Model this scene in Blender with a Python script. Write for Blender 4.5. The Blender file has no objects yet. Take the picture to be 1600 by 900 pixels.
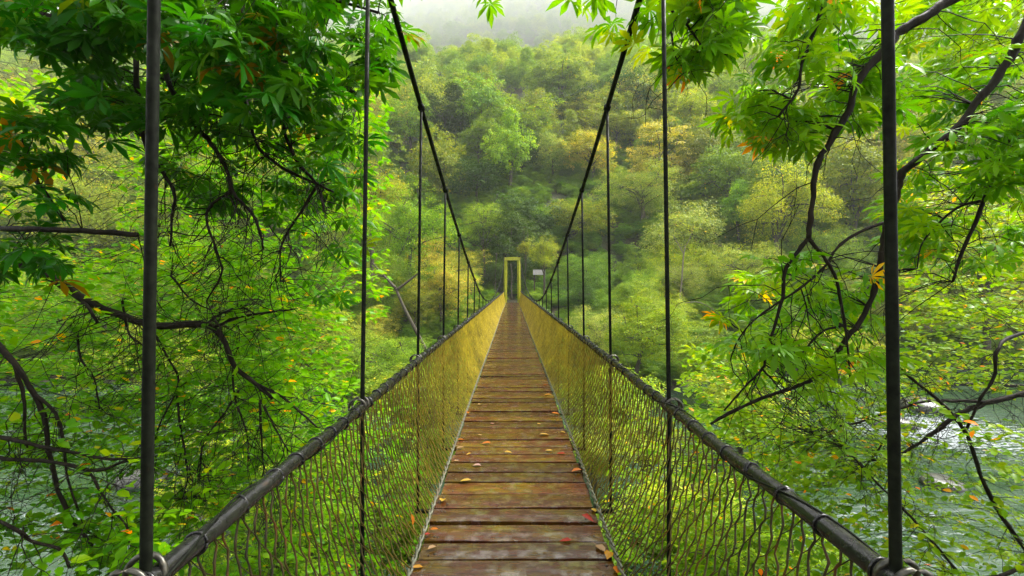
import bpy, math, random
import numpy as np
from mathutils import Vector, Matrix

# ------------------------------------------------------------------ camera, world, sun, exposure
SC = bpy.context.scene
COL = SC.collection
rng = np.random.default_rng(7)
random.seed(7)
R_ = math.radians
F, CX, CY, CZ = 711.0, 799.0, 435.0, 6.0       # focal length in photo pixels, vanishing point, camera height over the river

cam = bpy.data.cameras.new('camera')
cam.sensor_width = 36; cam.lens = F / 1600 * 36
cam.shift_y = -15 / 1600
cam.clip_start = 0.05; cam.clip_end = 3000
co = bpy.data.objects.new('camera', cam); COL.objects.link(co)
co.location = (0, 0, CZ); co.rotation_euler = (R_(90), 0, 0)
SC.camera = co

SUN_EL, SUN_AZ = 54, 62                        # azimuth: direction the light comes from, clockwise from +Y
w = bpy.data.worlds.new('World'); SC.world = w; w.use_nodes = True
nt = w.node_tree; bg = nt.nodes['Background']
sky = nt.nodes.new('ShaderNodeTexSky'); sky.sky_type = 'NISHITA'; sky.sun_disc = False
sky.sun_elevation = R_(SUN_EL); sky.sun_rotation = R_(SUN_AZ); sky.air_density = 1.0; sky.dust_density = 3.0
hs = nt.nodes.new('ShaderNodeHueSaturation'); hs.inputs['Saturation'].default_value = 0.12
nt.links.new(sky.outputs[0], hs.inputs['Color']); nt.links.new(hs.outputs[0], bg.inputs[0])
bg.inputs[1].default_value = 0.092
sun = bpy.data.lights.new('sun', 'SUN'); sun.energy = 1.35; sun.angle = R_(18); sun.color = (1, .96, .88)
so = bpy.data.objects.new('sun', sun); COL.objects.link(so)
sd = Vector((math.sin(R_(SUN_AZ)) * math.cos(R_(SUN_EL)), math.cos(R_(SUN_AZ)) * math.cos(R_(SUN_EL)), math.sin(R_(SUN_EL))))
so.rotation_euler = sd.to_track_quat('Z', 'Y').to_euler()
SC.view_settings.view_transform = 'Standard'; SC.view_settings.look = 'None'
SC.view_settings.exposure = 2.38; SC.view_settings.gamma = 1
cy = SC.cycles
cy.max_bounces = 8; cy.diffuse_bounces = 3; cy.glossy_bounces = 2; cy.transmission_bounces = 3; cy.volume_bounces = 4
cy.transparent_max_bounces = 8; cy.use_denoising = True; cy.use_adaptive_sampling = True; cy.adaptive_threshold = 0.02
cy.sample_clamp_indirect = 6; cy.caustics_reflective = False; cy.caustics_refractive = False

# ------------------------------------------------------------------ helpers
def P(px, py, d):                                # a photo pixel at depth d to a point of the place
    return np.array([(px - CX) / F * d, d, CZ + (CY - py) / F * d])

def mesh_from(name, V, faces, mat=None, tint=None, smooth=True):
    V = np.ascontiguousarray(V, dtype=np.float32).reshape(-1, 3)
    me = bpy.data.meshes.new(name)
    me.vertices.add(len(V)); me.vertices.foreach_set('co', V.ravel())
    faces = [np.asarray(f, dtype=np.int32) for f in faces if len(f)]
    li = np.concatenate([f.ravel() for f in faces])
    tot = np.concatenate([np.full(len(f), f.shape[1], dtype=np.int32) for f in faces])
    st = np.concatenate([[0], np.cumsum(tot)[:-1]]).astype(np.int32)
    me.loops.add(len(li)); me.loops.foreach_set('vertex_index', li)
    me.polygons.add(len(tot)); me.polygons.foreach_set('loop_start', st)
    me.polygons.foreach_set('use_smooth', np.full(len(tot), smooth))
    if tint is not None:
        a = me.attributes.new('tint', 'FLOAT', 'POINT'); a.data.foreach_set('value', np.asarray(tint, dtype=np.float32).ravel())
    me.update(calc_edges=True)
    if mat: me.materials.append(mat)
    return me

def link(name, me, parent=None, **props):
    o = bpy.data.objects.new(name, me); COL.objects.link(o)
    if parent: o.parent = parent
    for k, v in props.items(): o[k] = v
    return o

def thing(name, label, category, loc=(0, 0, 0), group=None, me=None):
    o = bpy.data.objects.new(name, me); COL.objects.link(o); o.location = loc
    o['label'] = label; o['category'] = category
    if group: o['group'] = group
    if me is None: o.empty_display_size = .2
    return o

class MB:                                        # collects pieces into one mesh
    def __init__(s): s.V = []; s.F = {}; s.T = []; s.n = 0
    def add(s, V, faces, tint=0.5):
        V = np.asarray(V, dtype=float).reshape(-1, 3)
        for f in faces:
            f = np.asarray(f, dtype=np.int64)
            if len(f): s.F.setdefault(f.shape[1], []).append(f + s.n)
        s.V.append(V); s.T.append(np.broadcast_to(np.asarray(tint, dtype=float), (len(V),)) if np.ndim(tint) < 2 else np.ravel(tint)); s.n += len(V)
    def mesh(s, name, mat=None, smooth=True):
        return mesh_from(name, np.concatenate(s.V), [np.concatenate(v) for v in s.F.values()], mat, np.concatenate(s.T), smooth)

def tubes(P_, R, sides=6, caps=True):            # P_ (N,K,3), R (N,K) -> verts, quads(, caps)
    P_ = np.asarray(P_, dtype=float)
    if P_.ndim == 2: P_ = P_[None]
    N, K, _ = P_.shape
    R = np.broadcast_to(np.asarray(R, dtype=float), (N, K))
    T = np.gradient(P_, axis=1); T /= np.linalg.norm(T, axis=2, keepdims=True) + 1e-9
    mT = np.abs(T.mean(axis=1)); ref = np.zeros((N, 3)); ref[np.arange(N), np.argmin(mT, axis=1)] = 1
    A = np.cross(T, ref[:, None, :]); A /= np.linalg.norm(A, axis=2, keepdims=True) + 1e-9
    B = np.cross(T, A)
    th = np.arange(sides) / sides * 2 * np.pi
    V = P_[:, :, None, :] + R[:, :, None, None] * (A[:, :, None, :] * np.cos(th)[None, None, :, None] + B[:, :, None, :] * np.sin(th)[None, None, :, None])
    i = np.arange(K - 1)[:, None] * sides; j = np.arange(sides)[None, :]; j2 = (j + 1) % sides
    q = np.stack([i + j, i + j2, i + sides + j2, i + sides + j], -1).reshape(-1, 4)
    q = (q[None] + (np.arange(N) * K * sides)[:, None, None]).reshape(-1, 4)
    out = [q]
    if caps:
        e = np.arange(sides); off = (np.arange(N) * K * sides)[:, None]
        out += [e[::-1][None] + off, (e + (K - 1) * sides)[None] + off] if sides != 4 else []
        if sides == 4: out[0] = np.concatenate([q, (e[::-1][None] + off), (e + (K - 1) * sides)[None] + off])
    return V.reshape(-1, 3), out

def box(c, s, rot=None):
    v = np.array([[x, y, z] for z in (-1, 1) for y in (-1, 1) for x in (-1, 1)], dtype=float) * np.array(s) / 2
    if rot is not None: v = v @ np.array(rot).T
    f = [[0, 2, 3, 1], [4, 5, 7, 6], [0, 1, 5, 4], [2, 6, 7, 3], [0, 4, 6, 2], [1, 3, 7, 5]]
    return v + np.array(c), [np.array(f)]

def smooth_curve(xs, ys, x, s=1.0):
    t = np.linspace(-12, 48, 3001); v = np.interp(t, xs, ys)
    m0, m1 = (ys[1] - ys[0]) / (xs[1] - xs[0]), (ys[-1] - ys[-2]) / (xs[-1] - xs[-2])
    v = np.where(t < xs[0], ys[0] + (t - xs[0]) * m0, v); v = np.where(t > xs[-1], ys[-1] + (t - xs[-1]) * m1, v)
    k = np.exp(-.5 * (np.arange(-150, 151) * .02 / s) ** 2); k /= k.sum()
    vs = np.convolve(np.pad(v, 150, mode='edge'), k, 'valid')
    return np.interp(x, t, vs)

def polyline(pts, n):                            # Catmull-Rom resample
    pts = np.asarray(pts, dtype=float); q = np.vstack([2 * pts[0] - pts[1], pts, 2 * pts[-1] - pts[-2]])
    u = np.linspace(0, len(pts) - 1, n); i = np.minimum(u.astype(int), len(pts) - 2); t = (u - i)[:, None]
    a, b, c, d = q[i], q[i + 1], q[i + 2], q[i + 3]
    return .5 * (2 * b + (c - a) * t + (2 * a - 5 * b + 4 * c - d) * t ** 2 + (3 * b - a - 3 * c + d) * t ** 3)

def vnoise(x, y, s, seed=0):                     # cheap smooth 2-D noise
    v = 0
    r = np.random.default_rng(seed)
    for k in range(6):
        a, b, c, p = r.uniform(-1, 1), r.uniform(-1, 1), r.uniform(.5, 1), r.uniform(0, 6.3)
        L = math.hypot(a, b) + 1e-6
        v = v + c * np.sin((a * x + b * y) / L / s * 6.28 * r.uniform(.6, 1.5) + p)
    return v / 4

# ------------------------------------------------------------------ materials
def new_mat(name):
    m = bpy.data.materials.new(name); m.use_nodes = True
    return m, m.node_tree, m.node_tree.nodes['Principled BSDF']
def N(nt, t, **kw):
    n = nt.nodes.new(t)
    for k, v in kw.items():
        if k in n.inputs: n.inputs[k].default_value = v
        else: setattr(n, k, v)
    return n
def ramp(nt, fac, stops, interp='LINEAR'):
    n = nt.nodes.new('ShaderNodeValToRGB'); n.color_ramp.interpolation = interp
    el = n.color_ramp.elements
    while len(el) < len(stops): el.new(.5)
    for e, (p, c) in zip(el, stops): e.position = p; e.color = (*c, 1) if len(c) == 3 else c
    nt.links.new(fac, n.inputs[0]); return n.outputs[0]
def mixc(nt, fac, a, b, mode='MIX'):
    n = nt.nodes.new('ShaderNodeMix'); n.data_type = 'RGBA'; n.blend_type = mode
    for s, v in ((n.inputs['Factor'], fac), (n.inputs['A'], a), (n.inputs['B'], b)):
        if isinstance(v, bpy.types.NodeSocket): nt.links.new(v, s)
        else: s.default_value = v if isinstance(v, (int, float)) else (*v, 1)
    return n.outputs['Result']
def noise(nt, scale, vec=None, detail=4, rough=.55):
    n = N(nt, 'ShaderNodeTexNoise', Scale=scale, Detail=detail, Roughness=rough)
    if vec is not None: nt.links.new(vec, n.inputs['Vector'])
    return n.outputs['Fac']
def coords(nt, kind='Object', scale=None):
    c = nt.nodes.new('ShaderNodeTexCoord').outputs[kind]
    if scale:
        m = N(nt, 'ShaderNodeMapping'); m.inputs['Scale'].default_value = scale; nt.links.new(c, m.inputs[0]); c = m.outputs[0]
    return c
def bump(nt, bsdf, h, strength=.3, dist=.01):
    b = N(nt, 'ShaderNodeBump', Strength=strength, Distance=dist); nt.links.new(h, b.inputs['Height']); nt.links.new(b.outputs[0], bsdf.inputs['Normal'])

def leaf_mat(name, stops, rand=.05, trans=.42, use_color=True, rough=.42, rstops=None):
    m, nt, b = new_mat(name)
    at = N(nt, 'ShaderNodeAttribute', attribute_name='tint')
    oi = nt.nodes.new('ShaderNodeObjectInfo')
    c = ramp(nt, at.outputs['Fac'], stops)
    if use_color: c = mixc(nt, 1.0, c, oi.outputs['Color'], 'MULTIPLY')
    if rstops: c = mixc(nt, 1.0, c, ramp(nt, oi.outputs['Random'], rstops), 'MULTIPLY')
    mr = N(nt, 'ShaderNodeMapRange'); mr.inputs['To Min'].default_value = .5 - rand; mr.inputs['To Max'].default_value = .5 + rand
    nt.links.new(oi.outputs['Random'], mr.inputs[0])
    h = N(nt, 'ShaderNodeHueSaturation', Saturation=1.0); nt.links.new(c, h.inputs['Color']); nt.links.new(mr.outputs[0], h.inputs['Hue'])
    c = h.outputs[0]
    nt.links.new(c, b.inputs['Base Color']); b.inputs['Roughness'].default_value = rough
    b.inputs['Specular IOR Level'].default_value = .16
    tr = nt.nodes.new('ShaderNodeBsdfTranslucent')
    nt.links.new(mixc(nt, 1.0, c, (1.35, 1.2, .3), 'MULTIPLY'), tr.inputs[0])
    mx = nt.nodes.new('ShaderNodeMixShader'); mx.inputs[0].default_value = trans
    nt.links.new(b.outputs[0], mx.inputs[1]); nt.links.new(tr.outputs[0], mx.inputs[2])
    nt.links.new(mx.outputs[0], nt.nodes['Material Output'].inputs[0])
    return m
# tint ramp multiplies the object's own colour; the last stops are the autumn leaves
M_far = leaf_mat('broadleaf', [(0, (.36, .48, .4)), (.5, (.9, 1, .85)), (.92, (1.6, 1.4, 1.1)), (1, (2.6, 1.5, .8))], rand=.012, rough=.5)
M_forest = leaf_mat('forest_leaf', [(0, (.5, .6, .5)), (.5, (1, 1, 1)), (1, (1.5, 1.35, 1.1))], rand=.015, rough=.55,
                    rstops=[(0, (.7, .95, .9)), (.3, (1.0, 1.1, .8)), (.55, (1.35, 1.2, .8)), (.75, (.6, .75, .8)), (1, (1.1, 1.1, .9))])
M_near = leaf_mat('chestnut_leaf', [(0, (.35, .6, .5)), (.45, (.85, 1, .8)), (.86, (1.7, 1.35, .8)), (.93, (2.4, 1.35, .7)), (.97, (5.0, 1.5, .5)), (1, (6.5, .8, .4))], rand=.012, trans=.5, rough=.33)
M_litter = leaf_mat('fallen_leaf', [(0, (.7, .7, .7)), (1, (1.2, 1.2, 1.2))], rand=.0, trans=.1, rough=.25)

def bark_mat(name, a, b_, rough=.55):
    m, nt, b = new_mat(name); v = coords(nt, 'Object', (6, 6, 1.5))
    n = noise(nt, 3, v, 6); nt.links.new(ramp(nt, n, [(.3, a), (.7, b_)]), b.inputs['Base Color'])
    b.inputs['Roughness'].default_value = rough; b.inputs['Specular IOR Level'].default_value = .1; bump(nt, b, n, .6, .02); return m
M_bark = bark_mat('wet_bark', (.006, .005, .003), (.02, .014, .008), .6)
M_bark2 = bark_mat('far_bark', (.05, .042, .03), (.13, .11, .08), .7)
M_pale = bark_mat('pale_bark', (.14, .12, .08), (.28, .25, .18), .7)

def plank_mat():
    m, nt, b = new_mat('wet_plank')
    oi = nt.nodes.new('ShaderNodeObjectInfo'); tc = nt.nodes.new('ShaderNodeTexCoord')
    add = N(nt, 'ShaderNodeVectorMath', operation='ADD'); nt.links.new(tc.outputs['Object'], add.inputs[0])
    sc = N(nt, 'ShaderNodeVectorMath', operation='SCALE'); sc.inputs['Scale'].default_value = 37.0
    cmb = N(nt, 'ShaderNodeCombineXYZ'); [nt.links.new(oi.outputs['Random'], cmb.inputs[k]) for k in range(3)]
    nt.links.new(cmb.outputs[0], sc.inputs[0]); nt.links.new(sc.outputs[0], add.inputs[1])
    def mp(s):
        q = N(nt, 'ShaderNodeMapping'); q.inputs['Scale'].default_value = s; nt.links.new(add.outputs[0], q.inputs[0]); return q.outputs[0]
    g = noise(nt, 10, mp((.35, 9, 4)), 7, .65); big = noise(nt, 3.5, mp((.8, 2.4, 1)), 4); stain = noise(nt, 7, mp((1, 2, 1)), 5, .6)
    c = ramp(nt, g, [(.25, (.018, .005, .003)), (.5, (.07, .02, .006)), (.75, (.15, .052, .018))])
    c2 = ramp(nt, g, [(.3, (.03, .018, .002)), (.7, (.17, .1, .004))])
    c = mixc(nt, ramp(nt, big, [(.44, (0, 0, 0)), (.64, (1, 1, 1))]), c, c2)
    c = mixc(nt, ramp(nt, stain, [(.58, (0, 0, 0)), (.72, (.5, .5, .5))]), c, (.22, .14, .13))
    hv = N(nt, 'ShaderNodeHueSaturation'); mr = N(nt, 'ShaderNodeMapRange'); mr.inputs['To Min'].default_value = .65; mr.inputs['To Max'].default_value = 1.35
    nt.links.new(oi.outputs['Random'], mr.inputs[0]); nt.links.new(mr.outputs[0], hv.inputs['Value']); nt.links.new(c, hv.inputs['Color'])
    nt.links.new(hv.outputs[0], b.inputs['Base Color'])
    wet = noise(nt, 5, mp((.6, 3.5, 1)), 5, .6)
    rr = N(nt, 'ShaderNodeMapRange'); rr.inputs['From Min'].default_value = .35; rr.inputs['From Max'].default_value = .65; rr.inputs['To Min'].default_value = .05; rr.inputs['To Max'].default_value = .3
    nt.links.new(wet, rr.inputs[0]); nt.links.new(rr.outputs[0], b.inputs['Roughness'])
    nt.links.new(ramp(nt, stain, [(.46, (0, 0, 0)), (.62, (1, 1, 1))]), b.inputs['Coat Weight']); b.inputs['Coat Roughness'].default_value = .07; b.inputs['Coat IOR'].default_value = 1.9
    mh = N(nt, 'ShaderNodeMath', operation='ADD'); nt.links.new(g, mh.inputs[0]); nt.links.new(big, mh.inputs[1])
    b.inputs['Specular IOR Level'].default_value = .5; bump(nt, b, mh.outputs[0], .22, .008); return m
M_plank = plank_mat()

def steel_mat(name, a, b_, rough=.3, metal=.5, rust=.58):
    m, nt, b = new_mat(name); v = coords(nt, 'Object')
    n = noise(nt, 14, v, 6); n2 = noise(nt, 60, v, 3)
    c = ramp(nt, n2, [(.3, a), (.7, b_)]); c = mixc(nt, ramp(nt, n, [(rust, (0, 0, 0)), (rust + .12, (.55, .55, .55))]), c, (.09, .04, .015))
    nt.links.new(c, b.inputs['Base Color']); b.inputs['Metallic'].default_value = metal; b.inputs['Specular IOR Level'].default_value = (.08 if name != 'black_rail' else .45) if metal < .2 else .5
    nt.links.new(ramp(nt, n, [(.3, (rough * .7,) * 3), (.75, (min(1, rough * 2),) * 3)]), b.inputs['Roughness']); bump(nt, b, n2, .3, .003); return m
M_rail = steel_mat('black_rail', (.006, .006, .006), (.018, .018, .016), .2, .0, .66)
M_rod = steel_mat('hanger_steel', (.004, .005, .003), (.012, .015, .009), .5, .0, .72)
M_loop = steel_mat('loop_steel', (.04, .04, .035), (.12, .115, .09), .28, .7, .54)
M_rope = steel_mat('edge_cable', (.07, .075, .05), (.2, .2, .14), .4, .3, .52)

def net_mat():
    m, nt, b = new_mat('net_wire'); tc = coords(nt, 'Object')
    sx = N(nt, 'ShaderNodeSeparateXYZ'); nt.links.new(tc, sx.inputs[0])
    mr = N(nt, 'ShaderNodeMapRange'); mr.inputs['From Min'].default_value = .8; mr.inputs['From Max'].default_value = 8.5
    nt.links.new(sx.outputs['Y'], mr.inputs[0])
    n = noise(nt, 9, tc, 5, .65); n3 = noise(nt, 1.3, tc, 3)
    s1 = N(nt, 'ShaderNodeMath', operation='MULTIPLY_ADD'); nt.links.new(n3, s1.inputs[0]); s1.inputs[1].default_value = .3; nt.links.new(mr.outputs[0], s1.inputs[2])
    dark_wire = ramp(nt, n, [(.3, (.016, .014, .008)), (.52, (.04, .03, .01)), (.64, (.09, .035, .01)), (.78, (.16, .09, .02))])
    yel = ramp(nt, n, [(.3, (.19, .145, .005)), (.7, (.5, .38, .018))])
    c = mixc(nt, ramp(nt, s1.outputs[0], [(.25, (0, 0, 0)), (1.0, (1, 1, 1))]), dark_wire, yel)  # wire colour runs from dark at the near end to yellow farther along
    n4 = noise(nt, .9, coords(nt, 'Object', (1, 1, 2.2)), 6, .7); c = mixc(nt, 1.0, c, ramp(nt, n4, [(.3, (.5, .5, .5)), (.5, (.95, .95, .9)), (.7, (1.35, 1.3, 1.15))]), 'MULTIPLY')
    nt.links.new(c, b.inputs['Base Color']); b.inputs['Roughness'].default_value = .45; b.inputs['Specular IOR Level'].default_value = .3
    return m
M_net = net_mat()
def paint():
    m, nt, b = new_mat('yellow_paint'); n = noise(nt, 5, coords(nt, 'Object'), 5)
    nt.links.new(ramp(nt, n, [(.35, (.28, .29, .006)), (.65, (.42, .42, .012)), (.78, (.22, .15, .02))]), b.inputs['Base Color']); b.inputs['Roughness'].default_value = .4
    return m
M_yellow = paint()
def simple(name, c, rough=.5, sc=8, c2=None):
    m, nt, b = new_mat(name); n = noise(nt, sc, coords(nt, 'Object'), 5)
    nt.links.new(ramp(nt, n, [(.3, c), (.7, c2 or tuple(min(1, k * 1.5) for k in c))]), b.inputs['Base Color']); b.inputs['Roughness'].default_value = rough
    bump(nt, b, n, .4, .02); return m
M_board = simple('pale_board', (.4, .37, .37), .4, 4, (.55, .52, .54))
M_wood = simple('old_post', (.08, .05, .03), .7)
M_rock = simple('wet_rock', (.025, .028, .02), .35, 3, (.09, .09, .075))
M_conc = simple('anchor_concrete', (.2, .19, .17), .7, 5)
def ground_mat():
    m, nt, b = new_mat('forest_floor'); v = coords(nt, 'Object')
    n = noise(nt, .35, v, 6); n2 = noise(nt, 6, v, 6)
    c = ramp(nt, n2, [(.3, (.014, .01, .005)), (.55, (.05, .032, .014)), (.75, (.1, .06, .018))])
    g = ramp(nt, n2, [(.3, (.015, .03, .006)), (.7, (.05, .09, .015))])
    nt.links.new(mixc(nt, ramp(nt, n, [(.42, (0, 0, 0)), (.6, (1, 1, 1))]), c, g), b.inputs['Base Color'])
    b.inputs['Roughness'].default_value = .85; bump(nt, b, n2, .8, .1); return m
M_ground = ground_mat()
def water_mat():
    m, nt, b = new_mat('river_water'); v = coords(nt, 'Object', (.45, 1.3, 1))
    n = noise(nt, 1.7, v, 4, .55); n2 = noise(nt, .28, v, 4, .6); n3 = noise(nt, 5.5, v, 6, .7)
    at = N(nt, 'ShaderNodeAttribute', attribute_name='tint')       # where the bed breaks the surface into rapids
    a1 = N(nt, 'ShaderNodeMath', operation='ADD'); nt.links.new(n3, a1.inputs[0]); nt.links.new(at.outputs['Fac'], a1.inputs[1])
    fm = ramp(nt, a1.outputs[0], [(.9, (0, 0, 0)), (1.3, (.85, .85, .85))])
    c = mixc(nt, ramp(nt, n2, [(.4, (0, 0, 0)), (.6, (1, 1, 1))]), (.018, .05, .02), (.055, .09, .06))
    nt.links.new(mixc(nt, fm, c, (.3, .33, .35)), b.inputs['Base Color'])
    nt.links.new(ramp(nt, fm, [(0, (.1,) * 3), (1, (.6,) * 3)]), b.inputs['Roughness'])
    b.inputs['IOR'].default_value = 1.333; bump(nt, b, n, .6, .1); return m
M_water = water_mat()

# ------------------------------------------------------------------ terrain and river
def sm(t): t = np.clip(t, 0, 1); return t * t * (3 - 2 * t)
def shore(x): return 20.6 + .7 * np.sin(x * .21 + 1) + .6 * np.sin(x * .53) + 6.5 * sm((x - 8) / 8) + 1.0 * sm((-x - 9) / 10)
def ground_h(x, y):
    x = np.asarray(x, float); y = np.asarray(y, float)
    near = 4.95 * sm((7.6 + .5 * np.sin(x * .7) - .22 * np.clip(np.abs(x) - 3, 0, 14) - y) / 8.5)
    s = shore(x); far = 4.9 * sm((y - s) / (35.0 - s + 1.5))
    h = -.95 + near + far + .12 * vnoise(x, y, 3, 1)
    h1 = np.maximum(y - 40, 0); a = 150 + 10 * np.sin(x * .02) - 40
    up = (.65) * (h1 - np.maximum(h1 - a, 0) * .85)
    up2 = .80 * np.maximum(y - 205, 0) - .80 * np.maximum(y - 430 - 30 * np.sin(x * .008), 0)
    up2 = up2 * (1 + .00045 * x)
    h = h + sm(h1 / 12) * (up + up2 + 3.0 * vnoise(x, y, 45, 2) * sm(h1 / 40)) + sm((-y - 4) / 30) * 6
    return h
gx = np.concatenate([-np.geomspace(40, 640, 40)[::-1], np.linspace(-39, 39, 130), np.geomspace(40, 640, 40)])
gy = np.concatenate([np.linspace(-70, -6, 20), np.linspace(-5, 46, 110), np.geomspace(47, 700, 70)])
X, Y = np.meshgrid(gx, gy); Z = ground_h(X, Y)
def grid_faces(nx, ny):
    i = np.arange(ny - 1)[:, None] * nx + np.arange(nx - 1)[None]
    return np.stack([i, i + 1, i + nx + 1, i + nx], -1).reshape(-1, 4)
link('ground', mesh_from('ground', np.stack([X, Y, Z], -1), [grid_faces(len(gx), len(gy))], M_ground), kind='structure')
wx = np.linspace(-60, 60, 300); wy = np.linspace(-3, 36, 190); X, Y = np.meshgrid(wx, wy)
rap = np.exp(-(((X - 17) / 6) ** 2 + ((Y - 18) / 4.5) ** 2)) * .5 + np.exp(-(((X - 9) / 5) ** 2 + ((Y - 11) / 3) ** 2)) * .36 + np.exp(-(((X + 11) / 5) ** 2 + ((Y - 11) / 3.2) ** 2)) * .36
WZ = .035 * vnoise(X, Y, 2.3, 5) + .02 * vnoise(X, Y, .8, 6) + rap * .12 * vnoise(X, Y * 1.3, .9, 9)
link('river', mesh_from('river', np.stack([X, Y, WZ], -1), [grid_faces(300, 190)], M_water, rap), kind='structure')

# ------------------------------------------------------------------ bridge curves (relative to camera height)
BX = .02
D0, D1 = -2.4, 36.0
def deck_z(d): return CZ + smooth_curve([-3, 3, 5, 7, 13.3, 21, 28, 36, 40], [-1.61, -1.615, -1.62, -1.65, -1.78, -1.86, -1.91, -1.92, -1.92], d, 1.2)
def deck_w(d): return .56 - .07 * sm((np.asarray(d, float) - 24) / 10)
def rail_z(d): return CZ + smooth_curve([-3, 1, 2, 4, 5.5, 7, 10, 13, 18, 25.6, 36, 40], [-.64, -.68, -.705, -.712, -.735, -.76, -.81, -.86, -.94, -1.0, -1.0, -1.0], d, .7)
def rail_x(d): return .843 - .185 * sm((np.asarray(d, float) - 17) / 19)
def main_z(d): return CZ + smooth_curve([-3, 1, 2.5, 4, 5.5, 7, 8.5, 10, 11.5, 13, 15, 18, 22, 26, 30, 33, 36, 40], [3.75, 2.47, 1.98, 1.5, 1.06, .66, .29, -.04, -.34, -.56, -.75, -.87, -.78, -.42, .25, .95, 1.68, 2.6], d, .6)
def main_x(d): return rail_x(d) + .007 - .0138 * np.maximum(main_z(d) - rail_z(d), 0)

bridge = thing('footbridge', 'wet wooden plank suspension footbridge with wire mesh sides crossing the river', 'bridge', (0, 0, 0))

def plank_mesh(k):
    r = np.random.default_rng(100 + k); n = 9
    W = .178 + r.uniform(-.008, .004); T = .045
    xs = np.linspace(-1, 1, n); f = np.cumsum(r.normal(0, .0012, n)); b = np.cumsum(r.normal(0, .0012, n)); bv = .0022
    rows = []
    for i, x in enumerate(xs):
        y0, y1 = -W / 2 + f[i], W / 2 + b[i]; e = .003 if i in (0, n - 1) else 0; s = r.normal(0, .0009)
        rows.append([[x, y0, -T], [x, y0, -bv + s], [x, y0 + bv, -e + s], [x, 0, .0015 - e + s], [x, y1 - bv, -e + s], [x, y1, -bv + s], [x, y1, -T]])
    V = np.array(rows); m = 7
    i = np.arange(n - 1)[:, None] * m + np.arange(m)[None]; j = np.arange(n - 1)[:, None] * m + (np.arange(m)[None] + 1) % m
    q = np.stack([i, i + m, j + m, j], -1).reshape(-1, 4)
    caps = np.array([np.arange(m), np.arange(m)[::-1] + (n - 1) * m])
    return mesh_from('plank', V.reshape(-1, 3), [q, caps], M_plank, smooth=False)
pm = [plank_mesh(k) for k in range(14)]; nails = MB()
y = D0; k = 0
while y < D1 + .3:
    w_ = .18 * rng.uniform(.84, 1.12); yc = y + w_ / 2
    sl = math.atan((float(deck_z(yc + .3)) - float(deck_z(yc - .3))) / .6)
    o = link('plank', pm[int(rng.integers(14))], bridge)
    o.location = (BX + rng.normal(0, .006), yc, float(deck_z(yc)) + rng.normal(0, .0045))
    o.scale = (float(deck_w(yc)) + rng.normal(0, .006), w_ / .178 * .985, 1)
    if yc < 14:
        for sx in (-.92, -.86, .86, .92):
            nx, ny = BX + sx * .55 + rng.normal(0, .006), yc + rng.choice((-.045, .045)) + rng.normal(0, .008)
            nails.add(*tubes(np.array([[nx, ny, o.location.z - .004], [nx, ny, o.location.z + .0035]]), .0065, 8))
    if rng.random() < .5: o.scale.x *= -1; o.scale.y *= -1
    o.rotation_euler = (sl + rng.normal(0, .012), rng.normal(0, .005), rng.normal(0, .006))
    y += w_ + (.016 + abs(rng.normal(0, .006)) + (.016 if rng.random() < .2 else 0)); k += 1

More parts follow.
